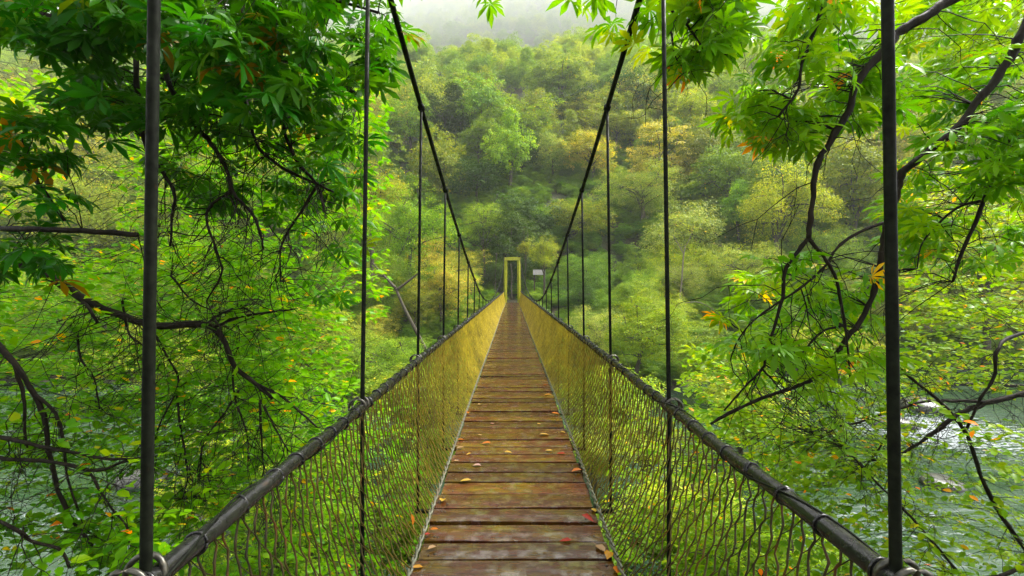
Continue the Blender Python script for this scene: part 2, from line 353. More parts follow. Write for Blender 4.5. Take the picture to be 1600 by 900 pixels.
link('nails', nails.mesh('nails', M_loop), bridge, kind='stuff')
ds = np.arange(D0, D1 + .01, .12)
for s in (-1, 1):
    # handrail with its wire bindings
    pts = np.stack([BX + s * rail_x(ds), ds, rail_z(ds) + .004 * np.sin(ds * 5.1 + s)], -1)
    mb = MB(); mb.add(*tubes(pts, .0258, 14)); rail = link('handrail', mb.mesh('handrail', M_rail), bridge)
    hx = np.array([[math.cos(t), 0, math.sin(t)] for t in np.linspace(0, 2 * math.pi, 17)]) * .0283
    if s == -1 or True:
        mb = MB(); mb.add(*tubes(hx, .0042, 6)); bm_ = mb.mesh('binding', M_rail)
        # a band wound at a slant and one wound twice
        t = np.linspace(0, 4 * math.pi, 30); mb = MB(); mb.add(*tubes(np.stack([np.cos(t) * .0283, (t / 12.57 - .5) * .02, np.sin(t) * .0283], -1), .004, 6)); bm2 = mb.mesh('binding', M_rail)
    y = D0 + .1
    while y < D1 - .3:
        b = link('binding', bm2 if rng.random() < .3 else bm_, rail)
        b.location = (BX + s * float(rail_x(y)), y, float(rail_z(y)) + .004 * math.sin(y * 5.1 + s)); b.rotation_euler = (rng.normal(0, .12) - .04, 0, rng.normal(0, .2))
        y += rng.uniform(.15, .21)
    # a lacing wire that runs along under the rail and holds the net
    t = np.arange(D0, D1, .05); ph = t * 12
    lp = np.stack([BX + s * rail_x(t) + .031 * np.cos(ph * .5), t, rail_z(t) + .031 * np.sin(ph * .5)], -1)
    mb = MB(); mb.add(*tubes(lp, .0035, 5)); link('lacing_wire', mb.mesh('lacing_wire', M_rod), rail)
    # main cable
    dm = np.arange(D0, D1 + .01, .15)
    mb = MB(); mb.add(*tubes(np.stack([BX + s * main_x(dm), dm, main_z(dm)], -1), .02, 10)); link('main_cable', mb.mesh('main_cable', M_rod), bridge)
    # edge cables at the foot of the net
    t = np.arange(D0, D1, .03)
    mb = MB()
    for q in range(2):
        mb.add(*tubes(np.stack([BX + s * (deck_w(t) + .02) + .009 * np.cos(t * 30 + q * 3.14), t, deck_z(t) + .012 + .009 * np.sin(t * 30 + q * 3.14)], -1), .0085, 5))
    link('edge_cable', mb.mesh('edge_cable', M_rope), bridge)
    mb = MB(); mb.add(*tubes(np.stack([BX + s * (deck_w(t[::8]) - .06), t[::8], deck_z(t[::8]) - .072], -1), .022, 8)); link('stringer', mb.mesh('stringer', M_rod), bridge)
    # net: zigzag twisted strands joined by thin slanted wires
    sp = .05; yi = np.arange(D0 + .05, D1 - .1, sp); K = 13; v = np.linspace(0, 1, 2 * K + 1)
    def netp(yy, vv):
        a = np.stack([BX + s * rail_x(yy), yy, rail_z(yy) - .02], -1); b = np.stack([BX + s * (deck_w(yy) + .02), yy, deck_z(yy) + .012], -1)
        p = a * (1 - vv[..., None]) + b * vv[..., None]; v2 = .25 * vv + .75 * vv ** 2.4; p[..., 0] = a[..., 0] * (1 - v2) + b[..., 0] * v2; return p
    I = np.arange(len(yi))[:, None]; Kk = np.arange(2 * K + 1)[None]
    yy = yi[:, None] + .0075 * np.where(((Kk // 2 + I) % 2) == 0, 1, -1) * np.where(Kk % 2 == 0, 1, .9) + rng.normal(0, .0035, (len(yi), 2 * K + 1))
    vv = np.broadcast_to(v[None] + 0, yy.shape) + rng.normal(0, .004, yy.shape); vv = np.clip(vv, 0, 1)
    pp = netp(yy, vv) + rng.normal(0, .0018, yy.shape + (3,))
    rad = np.where(Kk % 2 == 0, .0048, .0036) * np.ones_like(yy)
    mb = MB(); mb.add(*tubes(pp, rad, 4, False))
    A, B = [], []
    for i in range(len(yi) - 1):
        for q in range(0, 2 * K - 1, 2):
            if (q // 2 + i) % 2 == 0: A.append(pp[i, q]); B.append(pp[i + 1, q + 1 + (0 if q % 4 else 1)])
    mb.add(*tubes(np.stack([A, B], 1), .0018, 3, False))
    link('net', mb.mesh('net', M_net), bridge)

# hangers with loops round the rail and a clamp at the main cable; crossbeams under the deck
tt = np.linspace(0, 2 * math.pi, 21)
mb = MB(); mb.add(*tubes(np.stack([np.cos(tt) * .046 + .012, np.sin(tt) * .036, np.sin(tt) * .018], -1), .0075, 7)); loop_me = mb.mesh('loop', M_loop)
mb = MB(); mb.add(*tubes(np.array([[0, 0, -.035], [0, 0, -.02], [0, 0, .02], [0, 0, .035]]), np.array([.02, .031, .031, .02]), 10)); clamp_me = mb.mesh('clamp', M_rod)
mb = MB(); mb.add(*box((0, 0, 0), (1.9, .028, .028))); mb.add(*box((-.42, 0, .17), (.04, .03, .3))); mb.add(*box((.42, 0, .17), (.04, .03, .3))); cross_me = mb.mesh('crossbeam', M_rod, False)
hy = [1.03 + 1.49 * k for k in range(-2, 24)]
for yh in hy:
    c = link('crossbeam', cross_me, bridge); c.location = (BX, yh, float(deck_z(yh)) - .432); c.scale.x = (float(rail_x(yh)) + .03) / .95
    for s in (-1, 1):
        xt, zt = BX + s * (float(main_x(yh)) + .0), float(main_z(yh)); xb = BX + s * (float(rail_x(yh)) + .006); zb = float(deck_z(yh)) - .44
        rz = float(rail_z(yh))
        if zt > rz + .08: pts = [[xt, yh, zt], [xt * .5 + xb * .5, yh + .002, (zt + rz) / 2], [xb, yh, rz], [xb, yh, zb]]
        else: pts = [[xb, yh, rz + .03], [xb, yh, (rz + zb) / 2], [xb, yh, zb]]
        mb = MB(); mb.add(*tubes(np.array(pts, float), .0122, 10)); h = link('hanger', mb.mesh('hanger', M_rod), bridge)
        if zt > rz + .08:
            cl = link('clamp', clamp_me, h); cl.location = (xt, yh, zt); cl.rotation_euler = (R_(75), 0, 0)
        for q in (0, 1):
            l = link('loop', loop_me, h); l.location = (BX + s * (float(rail_x(yh)) + .012), yh + (.05 * q - .03), rz + .004); l.rotation_euler = (R_(62 + 16 * q), R_(8), 0 if s > 0 else math.pi)

# the yellow portal at the far end, the plain one behind the camera
def portal(yp, ztop, half, topw, mat, back=1):
    z0 = float(deck_z(yp)) - .5
    g = link('portal', None, bridge); g.location = (BX, yp, z0); g.empty_display_size = .2
    for s in (-1, 1):
        for j, dy in enumerate((0, .42)):
            mb = MB()
            V, Fq = tubes(np.array([[s * half, dy, 0], [s * (half + topw) / 2, dy, (ztop - z0) / 2], [s * topw, dy, ztop - z0 - .003]]), .15 if dy == 0 else .07, 4)
            mb.add(V, Fq); link('post', mb.mesh('post', mat, False), g)
        mb = MB()
        for zz in np.arange(.5, ztop - z0 - .3, .55): mb.add(*box((s * (half - .02), .23, zz), (.05, .34, .05)))
        link('brace', mb.mesh('brace', mat, False), g)
    mb = MB(); mb.add(*box((0, 0, ztop - z0 - .13), (2 * topw + .26, .28, .26))); link('lintel', mb.mesh('lintel', mat, False), g)
    for s in (-1, 1):
        mb = MB(); mb.add(*tubes(np.array([[s * topw, -.12, ztop - z0 + .03], [s * topw, .12, ztop - z0 + .03]]), .07, 12)); mb.add(*box((s * topw, 0, ztop - z0 + .004), (.2, .3, .02))); link('saddle', mb.mesh('saddle', M_rod, False), g)
    mb = MB(); mb.add(*box((0, .42, ztop - z0 - .13), (2 * topw + .1, .12, .16))); link('lintel', mb.mesh('lintel', mat, False), g)
    mb = MB(); mb.add(*box((0, .2, -.25), (2 * half + .8, 1.3, .9))); link('footing', mb.mesh('footing', M_conc, False), g)
portal(D1 + .15, CZ + 33 / F * 36 + .02, .575, .53, M_yellow)
portal(D0 - .35, CZ + 3.62, .85, .8, M_yellow)
# cable stays from the portals back to the ground
for s in (-1, 1):
    for ya, za, yb, xw in ((D1 + .15, CZ + 1.68, D1 + 5.2, .55), (D0 - .3, CZ + 3.6, D0 - 6, .85)):
        mb = MB(); mb.add(*tubes(np.array([[BX + s * xw, ya, za], [BX + s * (xw + .3), yb, float(ground_h(0, yb)) + .1]]), .02, 8)); link('backstay', mb.mesh('backstay', M_rod), bridge)

# ------------------------------------------------------------------ leaves
def leaflet(L=1., widths=(.13, .2), ts=(.35, .72), droop=.18, fold=.35):
    v = [[0, 0, 0]]
    for wd, t in zip(widths, ts):
        z = -droop * t * t
        v += [[-wd / 2, t, z + fold * wd / 2], [0, t, z], [wd / 2, t, z + fold * wd / 2]]
    v += [[0, 1, -droop]]
    f = [[0, 2, 1], [0, 3, 2], [1, 2, 5], [1, 5, 4], [2, 3, 6], [2, 6, 5], [4, 5, 7], [5, 6, 7]]
    return np.array(v) * L, np.array(f)
def palmate(seed):
    r = np.random.default_rng(seed); n = int(r.integers(5, 8)); V, Fc = [], []; k = 0
    V.append(np.array([[-.008, -.55, .02], [.008, -.55, .02], [.008, 0, 0], [-.008, 0, 0]])); Fc.append(np.array([[0, 1, 2], [0, 2, 3]])); k = 4
    for a in np.linspace(-1, 1, n):
        L = (1 - .42 * abs(a) ** 1.5) * r.uniform(.9, 1.08); v, f = leaflet(L, (.17 * r.uniform(.85, 1.1), .29 * r.uniform(.85, 1.1)), (.35, .7), r.uniform(.08, .62), r.uniform(.25, .6))
        th = a * R_(105) + r.normal(0, .07); c, s = math.cos(th), math.sin(th)
        v = v @ np.array([[c, -s, 0], [s, c, 0], [0, 0, 1]]); v[:, 2] += r.normal(0, .02); V.append(v); Fc.append(f + k); k += len(v)
    return np.concatenate(V), np.concatenate(Fc)
PALM = [palmate(k) for k in range(13)]
OVATE = [leaflet(1, (.46 * a, .44 * a), (.3, .66), b, .3) for a, b in ((1, .1), (1.15, .25), (.85, .02), (1.3, .18))]

def frames(nrm, tan):
    nrm = nrm / (np.linalg.norm(nrm, axis=1, keepdims=True) + 1e-9)
    y = tan - nrm * (tan * nrm).sum(1, keepdims=True); y /= np.linalg.norm(y, axis=1, keepdims=True) + 1e-9
    x = np.cross(y, nrm)
    return np.stack([x, y, nrm], 2)              # columns
def bake(tmpl, pos, rot, scl, tint, mb):
    V, f = tmpl; n = len(pos)
    W = np.einsum('nij,vj->nvi', rot * scl[:, None, None], V) + pos[:, None]
    mb.add(W.reshape(-1, 3), [(f[None] + (np.arange(n) * len(V))[:, None, None]).reshape(-1, f.shape[1])], np.repeat(tint, len(V)))

# ------------------------------------------------------------------ forest trees: crown and trunk variants
DIA = (np.array([[0, 0, 0], [.3, .45, .08], [0, 1, -.06], [-.3, .45, .08]]), np.array([[0, 1, 2], [0, 2, 3]]))
def crown_variant(seed, n, leaf, flat=.8, loose=1.0, nl=11):
    """unit crown: radius ~1, centred on 0; returns crown mesh and limb tips"""
    r = np.random.default_rng(seed)
    lc = r.normal(0, 1, (nl, 3)); lc /= np.linalg.norm(lc, axis=1, keepdims=True); lc *= r.uniform(.25, .82, (nl, 1)); lc[:, 2] *= flat
    lr = r.uniform(.2, .5, nl)
    ncl = max(60, n // 26); li = r.integers(0, nl, ncl)
    d = r.normal(0, 1, (ncl, 3)); d[:, 2] = d[:, 2] * .9 + .35; d /= np.linalg.norm(d, axis=1, keepdims=True)
    cc = lc[li] + d * (lr[li] * (1 - np.abs(r.normal(0, .22, ncl)) * loose))[:, None]
    li2 = r.integers(0, ncl, n)
    off = r.normal(0, 1, (n, 3)) * np.array([.05, .05, .022]) * loose
    pos = cc[li2] + off; pos[:, 2] -= (off[:, 0] ** 2 + off[:, 1] ** 2) * 3
    nr = d[li2] * .55 + np.array([0, 0, .7]) + r.normal(0, .45, (n, 3))
    tn = d[li2] * 1.0 + off * 8 + np.array([0, 0, -.45]) + r.normal(0, .6, (n, 3))
    rot = frames(nr, tn); ct = r.uniform(0, 1, ncl)
    tint = np.clip(ct[li2] * .72 + r.uniform(0, .32, n) - .06, 0, .93); tint = np.where(r.random(n) < .012, 1, tint)
    mb = MB(); bake(DIA, pos, rot, leaf * r.uniform(.6, 1.25, n), tint, mb)
    return mb, lc, cc
def trunk_variant(seed, lc, cc, mat, H=1.6, r0=.036, bare=0):
    """trunk from z=-H up to the crown centre, limbs to the lobes, and thin branches showing in the crown"""
    r = np.random.default_rng(seed); mb = MB()
    tp = np.array([[0, 0, -H], [r.normal(0, .04), r.normal(0, .04), -H * .6], [r.normal(0, .06), r.normal(0, .06), -.35], [0, 0, .25]])
    mb.add(*tubes(polyline(tp, 12), np.linspace(r0 * 1.5, r0 * .45, 12), 7))
    for c in lc:
        s = np.array([0, 0, r.uniform(-.75, .0)]); m = s * .5 + c * .5 + np.array([0, 0, .05]) + r.normal(0, .04, 3)
        mb.add(*tubes(polyline([s, m, c], 6), np.linspace(r0 * .5, r0 * .18, 6), 4, False))
    sub = cc[r.integers(0, len(cc), 70)]; near = lc[np.argmin(((sub[:, None] - lc[None]) ** 2).sum(2), 1)]
    mb.add(*tubes(np.stack([near, (near + sub) / 2 + r.normal(0, .03, near.shape), sub], 1), np.array([r0 * .18, r0 * .12, r0 * .05]), 3, False))
    return mb.mesh('trunk', mat)
CR = []          # (crown mesh, trunk mesh)
specs = [(15000, .048, 1.0, 1.1, 22), (14000, .05, 1.25, 1.3, 16), (15000, .046, .6, 1.2, 17), (15000, .05, .8, 1.0, 13), (15000, .046, .95, 1.0, 15), (13000, .052, .7, 1.2, 12), (15000, .042, 1.15, 1.0, 16), (15000, .05, .85, 1.3, 12), (15000, .048, .75, .9, 18)]
for k, (n, lf, fl, lo, nl) in enumerate(specs):
    mb, lc, cc = crown_variant(20 + k, n, lf, fl, lo, nl)
    CR.append((mb.mesh('crown', M_far), trunk_variant(50 + k, lc, cc, M_bark2)))
CN = []
specs = [(22000, .036, .8, 1.0, 15), (24000, .03, .95, 1.15, 18), (20000, .034, .75, 1.35, 13), (26000, .026, .9, 1.1, 20)]
for k, (n, lf, fl, lo, nl) in enumerate(specs):
    mb, lc, cc = crown_variant(80 + k, n, lf, fl, lo, nl)
    CN.append((mb.mesh('crown', M_far), trunk_variant(90 + k, lc, cc, M_bark2)))

CB = {  # albedo of the living leaf
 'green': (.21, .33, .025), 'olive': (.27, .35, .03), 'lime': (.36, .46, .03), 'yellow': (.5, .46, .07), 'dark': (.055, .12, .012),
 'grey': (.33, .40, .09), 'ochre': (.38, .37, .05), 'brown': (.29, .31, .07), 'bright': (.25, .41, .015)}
def add_tree(px, py, wpx, d, colour, label, var=None, near=False, flat=1.0, group=None, name='broadleaf_tree', gz=None, cat='tree'):
    p = P(px, py, d); Rr = wpx / 2 / F * d
    gh = float(ground_h(p[0], p[1])) if gz is None else gz
    hc = max(p[2] - gh, Rr * .75)
    src = CN if near else CR
    k = var if var is not None else int(rng.integers(len(src))); cm, tm = src[k % len(src)]
    root = thing(name, label, cat, (p[0], p[1], gh - .1), group)
    rz = float(rng.uniform(0, 6.28))
    ax = float(rng.uniform(.82, 1.22)) if not near else 1.0; fz = flat * (float(rng.uniform(.85, 1.35)) if not near else 1.0)
    c = link('crown', cm, root); c.location = (0, 0, hc + .1); c.scale = (Rr * ax, Rr / ax, Rr * fz); c.rotation_euler = (float(rng.normal(0, .1)), float(rng.normal(0, .1)), rz)
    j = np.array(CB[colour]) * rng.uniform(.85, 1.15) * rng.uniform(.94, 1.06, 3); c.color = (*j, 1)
    t = link('trunk', tm, root); t.location = (0, 0, hc + .1); t.scale = (Rr, Rr, max((hc + .1) / 1.6, Rr * .5)); t.rotation_euler = (0, 0, rz)
    return root

HAND = [  # px, py, width, depth, colour, near mesh?, flat, label
 (795, 232, 125, 60, 'bright', 0, 1.0, 'bright green full-crowned tree on the slope straight above the yellow bridge portal'),
 (745, 275, 95, 56, 'dark', 0, 1.1, 'dark green tree between the bright green one and the left main cable'),
 (925, 245, 120, 64, 'yellow', 0, .8, 'yellow autumn tree whose crown the right main cable crosses'),
 (1025, 262, 150, 60, 'yellow', 0, .75, 'wide golden yellow tree behind the second hanger on the right'),
 (1000, 325, 150, 52, 'grey', 1, .8, 'grey green tree under the golden yellow one, right of the portal'),
 (1085, 365, 170, 46, 'grey', 1, .9, 'large sage green tree between the right-hand hanger and the lime tree'),
 (1215, 320, 175, 44, 'lime', 1, 1.0, 'pale lime round tree behind the forking dark branch on the right'),
 (1290, 395, 130, 42, 'green', 1, 1.0, 'mid green tree under the pale lime tree, behind dark twigs'),
 (1160, 455, 150, 36, 'grey', 1, .8, 'pale sage bush-like tree with bare twigs low on the right bank'),
 (755, 345, 85, 44, 'olive', 1, 1.0, 'pale olive tree leaning over the left of the yellow portal'),
 (848, 392, 62, 40, 'lime', 1, 1.2, 'small lime tree immediately right of the yellow portal'),
 (905, 350, 95, 50, 'olive', 0, 1.0, 'olive tree behind the right main cable above the small lime tree'),
 (915, 430, 110, 42, 'green', 1, .9, 'mid green tree between the small lime tree and the third right hanger'),
 (640, 350, 170, 34, 'bright', 1, 1.0, 'bright green tree crossed by the third left hanger'),
 (575, 300, 150, 38, 'lime', 1, 1.0, 'yellow green tree showing right of the dark canopy on the left'),
 (705, 420, 110, 37, 'ochre', 1, .8, 'small ochre tree low between the left hangers'),
 (640, 455, 150, 32, 'green', 1, .8, 'green shrubby tree round the leaning dark trunk on the far bank'),
 (490, 530, 220, 23, 'olive', 1, .65, 'olive drooping willow at the left water edge'),
 (600, 560, 170, 22.5, 'bright', 1, .7, 'bright green shrub at the left foot of the bridge'),
 (700, 480, 90, 33, 'green', 1, .8, 'green shrub beside the net near the left end of the bridge'),
 (690, 275, 120, 58, 'olive', 0, 1.0, 'olive tree crossed by the left main cable'),
 (1000, 520, 170, 24, 'bright', 1, .75, 'bright green bank shrub beside the second right hanger'),
 (1110, 555, 190, 23.5, 'green', 1, .7, 'mid green bank shrub right of the second right hanger'),
 (905, 485, 90, 33, 'dark', 1, .9, 'dark green shrub above the right net near the portal'),
 (1060, 440, 130, 38, 'olive', 1, .9, 'olive tree with a pale bare trunk in front, right of the portal'),
 (1360, 250, 190, 56, 'brown', 0, .9, 'brownish tree behind the second right hanger rod'),
 (150, 255, 190, 54, 'ochre', 0, .9, 'ochre brown tree seen through the gap at upper left'),
 (150, 350, 170, 46, 'grey', 1, .8, 'grey tree seen through the gap above the broken branch stub'),
 (820, 388, 26, 41, 'ochre', 1, 1.0, 'tiny orange sapling above the right post of the portal'),
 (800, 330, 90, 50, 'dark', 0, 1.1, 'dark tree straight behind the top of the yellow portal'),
 (790, 385, 135, 44.5, 'dark', 1, 1.1, 'tree coloured dark for shade, rising close behind the yellow portal'), (835, 350, 90, 49, 'dark', 0, 1.1, 'dark green tree behind the small lime tree by the portal'),
 (799, 436, 70, 44.5, 'dark', 1, 1.0, 'dark hollow-filling tree seen through the opening of the portal'),  # dark leaf colour here and just behind the portal paints in the hollow's shade
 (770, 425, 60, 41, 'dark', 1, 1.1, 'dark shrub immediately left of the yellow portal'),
 (1420, 470, 190, 32, 'olive', 1, .8, 'olive autumn tree across the river at far right'),
 (1540, 380, 220, 30, 'lime', 1, .9, 'yellow green tree across the river beside the right edge'),
 (1300, 560, 160, 28, 'lime', 1, .6, 'low lime shrub on the bank just above the grey rapids'),
 (330, 420, 200, 30, 'bright', 1, .9, 'bright tree across the river behind the dark left branches'),
 (90, 470, 220, 28, 'bright', 1, .9, 'bright green tree across the river at far left'),
 (420, 300, 180, 40, 'green', 1, 1.0, 'green tree behind the arching twigs in the left canopy'),
 (260, 560, 230, 23, 'lime', 1, .6, 'low yellow green bush on the left bank at the waterline'),
]
# bushes on the near bank, below the handrails
NB = [(420, 850, 330, 7.0, 'bright', 'bright bush below the left handrail at the bottom, seen through the wires'), (560, 800, 250, 8.6, 'green', 'mid green bush behind the left net next to the deck'),
 (330, 770, 250, 9.0, 'lime', 'yellow green bush by the water left of the left handrail'), (650, 870, 200, 7.6, 'olive', 'olive bush seen low through the left net beside the deck edge'),
 (1080, 790, 260, 8.8, 'lime', 'yellow green bush behind the right net beside the second right hanger'), (1190, 890, 310, 7.2, 'bright', 'bright bush below the right handrail at the bottom of the picture'),
 (960, 850, 210, 8.0, 'olive', 'olive bush seen through the right net next to the deck'), (470, 690, 190, 11.5, 'green', 'mid green bush rising just above the middle of the left handrail'),
 (1010, 690, 170, 12, 'olive', 'olive bush through the right net, above the other bushes')]
NB += [(928, 700, 120, 10.5, 'olive', 'small olive bush close behind the right net beside the deck'), (668, 715, 130, 10.5, 'green', 'small green bush close behind the left net beside the deck'),
 (650, 640, 180, 14, 'olive', 'olive alder bush in the shallows behind the left net'), (705, 598, 110, 17.5, 'green', 'small green bush in the shallows beside the far part of the left net'),
 (960, 632, 170, 14.5, 'lime', 'yellow green alder in the shallows behind the right net'), (898, 588, 105, 18, 'green', 'small green bush in the shallows beside the far part of the right net'),
 (390, 610, 210, 14, 'bright', 'bright alder standing in the shallows left of the second left hanger'), (1160, 625, 210, 15, 'lime', 'yellow green alder in the shallows right of the second right hanger'),
 (560, 600, 130, 17, 'green', 'green bush in the shallows just left of the left handrail')]
for (px, py, wd, d, colr, lab) in NB: add_tree(px, py, wd, d, colr, lab, flat=.75, name='bush', cat='bush')
placed = []
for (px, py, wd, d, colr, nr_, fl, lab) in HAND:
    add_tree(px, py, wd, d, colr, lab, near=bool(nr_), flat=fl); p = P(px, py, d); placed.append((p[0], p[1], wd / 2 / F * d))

# the rest of the slope, nearest first; beyond 250 more the trees go to the forest mass
cand = []
r2 = np.random.default_rng(11)
for yv in (22.5, 25.5, 28.5, 31.5, 34.5, 38, 41.5):
    for xv in np.arange(-1.2 * yv, 1.2 * yv, 3.6): cand.append((xv + r2.normal(0, .9), yv + r2.normal(0, .8)))
yv = 43.0
while yv < 175:
    st = 6.4 + (yv - 42) * .02
    for xv in np.arange(-1.25 * yv - 6, 1.25 * yv + 6, st):
        cand.append((xv + r2.normal(0, st * .25), yv + r2.normal(0, st * .25)))
    yv += st * .88
rest = []; cnt = 0; LBL = {}
cols = ['green', 'olive', 'green', 'grey', 'lime', 'dark', 'grey', 'green', 'olive', 'bright']
words = {'green': 'mid green', 'olive': 'olive green', 'yellow': 'yellowing', 'grey': 'sage green', 'lime': 'pale lime', 'dark': 'dark green', 'brown': 'brownish', 'bright': 'fresh green', 'ochre': 'ochre'}
for (x, y_) in cand:
    Rr = r2.uniform(2.7, 6.8)
    if y_ < 42: Rr = r2.uniform(1.3, 2.5)
    if any((x - a) ** 2 + (y_ - b) ** 2 < (c * (.85 if y_ > 42 else .55)) ** 2 for a, b, c in placed): continue
    if y_ < 42 and (ground_h(x, y_) < .3 or abs(x) < 1.6 + Rr): continue
    px = CX + x / y_ * F
    if abs(x) < 2.5 and y_ < 43: continue
    if cnt < 248 and -60 < px < 1660 and y_ < 128:
        gh = float(ground_h(x, y_)); H = Rr * r2.uniform(.85, 1.45)
        nv = float(vnoise(x, y_, 30, 3)); colr = cols[int(r2.integers(10))] if r2.random() < .65 else ('olive' if nv > 0 else 'green')
        if nv > .35 and r2.random() < .5: colr = 'yellow'
        py = CY - (gh + H - CZ) / y_ * F
        pr = Rr / y_ * F
        if any(y_ < h[3] + 3 and abs(px - h[0]) < (h[2] / 2 + pr) * .62 and -(h[2] / 2 + pr) * .75 < py - h[1] < (h[2] / 2 + pr) * .55 for h in HAND[:14] + HAND[20:21]): continue
        where = ['water edge', 'far bank', 'slope foot', 'low slope', 'mid slope', 'upper slope', 'misty ridge'][int(np.searchsorted([28, 42, 52, 64, 80, 102], y_))]
        side = ['far left edge', 'beyond first left hanger', 'between first left hangers', 'past second left hanger', 'above yellow portal', 'past second right hanger', 'between nearest right hangers', 'far right edge'][int(np.searchsorted([120, 230, 560, 730, 870, 1040, 1390], px))]
        rt = add_tree(px, py, 2 * Rr * F / y_, y_, colr, '', group='broadleaf trees on the far slope', near=y_ < 47); LBL.setdefault((words[colr], where, side), []).append((px, rt))
        cnt += 1
    else: rest.append((x, y_, gh if False else 0, Rr))
ORD = ['leftmost', 'second from left', 'third from left', 'fourth from left', 'fifth from left', 'sixth from left', 'seventh from left', 'eighth from left']
for (cw, wh, sdd), l in LBL.items():
    l.sort(key=lambda q: q[0])
    for k, (_, rt) in enumerate(l):
        pre = '' if len(l) == 1 else (('left one of two, ', 'right one of two, ')[k] if len(l) == 2 else ('rightmost, ' if k == len(l) - 1 else ORD[min(k, 7)] + ', '))
        rt['label'] = f'{cw} tree, {pre}{wh}, {sdd}'
yv = 165.0
while yv < 455:
    st = 8.5
    for xv in np.arange(-1.2 * yv, 1.2 * yv, st): rest.append((xv + r2.normal(0, 2), yv + r2.normal(0, 2), 0, r2.uniform(3.8, 6.5)))
    yv += st * (.9 if yv > 215 else 1.3)
rest = np.array(rest)

def gn_scatter(name, pts, scale, zoff, sources, mat=None, kind='stuff', label=None, category=None, squash=(1, 1, 1)):
    zz = ground_h(pts[:, 0], pts[:, 1]) + zoff
    me = bpy.data.meshes.new(name); me.vertices.add(len(pts)); me.vertices.foreach_set('co', np.stack([pts[:, 0], pts[:, 1], zz], -1).astype(np.float32).ravel())
    for nm, val in (('s', scale), ('rz', rng.uniform(0, 6.28, len(pts)))):
        a = me.attributes.new(nm, 'FLOAT', 'POINT'); a.data.foreach_set('value', np.asarray(val, np.float32))
    o = link(name, me, kind=kind)
    if label: o['label'] = label
    if category: o['category'] = category
    g = bpy.data.node_groups.new(name, 'GeometryNodeTree')
    g.interface.new_socket('Geometry', in_out='INPUT', socket_type='NodeSocketGeometry'); g.interface.new_socket('Geometry', in_out='OUTPUT', socket_type='NodeSocketGeometry')
    gi = g.nodes.new('NodeGroupInput'); go = g.nodes.new('NodeGroupOutput')
    iop = g.nodes.new('GeometryNodeInstanceOnPoints'); iop.inputs['Pick Instance'].default_value = True
    j = g.nodes.new('GeometryNodeJoinGeometry')
    for s_ in sources:
        oi = g.nodes.new('GeometryNodeObjectInfo'); oi.inputs['Object'].default_value = s_; oi.transform_space = 'ORIGINAL'
        gg = g.nodes.new('GeometryNodeGeometryToInstance'); g.links.new(oi.outputs['Geometry'], gg.inputs[0]); g.links.new(gg.outputs[0], j.inputs[0])
    g.links.new(j.outputs[0], iop.inputs['Instance']); g.links.new(gi.outputs[0], iop.inputs['Points'])
    at = g.nodes.new('GeometryNodeInputNamedAttribute'); at.data_type = 'FLOAT'; at.inputs['Name'].default_value = 's'
    ar = g.nodes.new('GeometryNodeInputNamedAttribute'); ar.data_type = 'FLOAT'; ar.inputs['Name'].default_value = 'rz'
    cx = g.nodes.new('ShaderNodeCombineXYZ'); g.links.new(ar.outputs['Attribute'], cx.inputs['Z'])
    vm = g.nodes.new('ShaderNodeVectorMath'); vm.operation = 'SCALE'; vm.inputs[0].default_value = squash; g.links.new(at.outputs['Attribute'], vm.inputs['Scale'])
    g.links.new(vm.outputs[0], iop.inputs['Scale'])
    e2r = g.nodes.new('FunctionNodeEulerToRotation'); g.links.new(cx.outputs[0], e2r.inputs[0]); g.links.new(e2r.outputs[0], iop.inputs['Rotation'])
    last = iop.outputs[0]
    if mat:
        smn = g.nodes.new('GeometryNodeSetMaterial'); smn.inputs['Material'].default_value = mat; g.links.new(last, smn.inputs[0]); last = smn.outputs[0]
    g.links.new(last, go.inputs[0])
    md = o.modifiers.new('scatter', 'NODES'); md.node_group = g
    return o
src_f = [next(o for o in COL.objects if o.data is CR[k][0]) for k in range(len(CR)) if any(o.data is CR[k][0] for o in COL.objects)]
fo = gn_scatter('forest', rest[:, :2], rest[:, 3], rest[:, 3] * 1.1, src_f, M_forest, label='misty broadleaf forest covering the upper slopes', category='forest')
fo.color = (.3, .42, .05, 1)

# undergrowth on both banks and under the trees of the slope
ug = []
for _ in range(7500):
    yv = r2.uniform(24, 75) ; xv = r2.uniform(-1.2, 1.2) * yv
    if ground_h(xv, yv) < .15 or (abs(xv) < 1.1 and yv < 39.5) or (abs(xv) < 2 and 39 < yv < 43) or (yv > 43 and r2.random() < .2): continue
    ug.append((xv, yv))
for _ in range(420):
    yv = r2.uniform(-9, 6.2); xv = r2.uniform(-9, 9)
    if abs(xv) < 2.3: continue
    ug.append((xv, yv))
ug = np.array(ug); us = r2.uniform(.35, 1.1, len(ug)) * np.where(ug[:, 1] > 43, 1.5, 1) * np.where(ug[:, 1] < 8, .4, 1)
src_n = [next(o for o in COL.objects if o.data is CN[k][0]) for k in range(len(CN))]
u = gn_scatter('undergrowth', ug, us, us * .45, src_f, M_forest, squash=(1, 1, .75)); u.color = (.17, .3, .015, 1)
u['label'] = 'low green undergrowth along the river banks and slope'

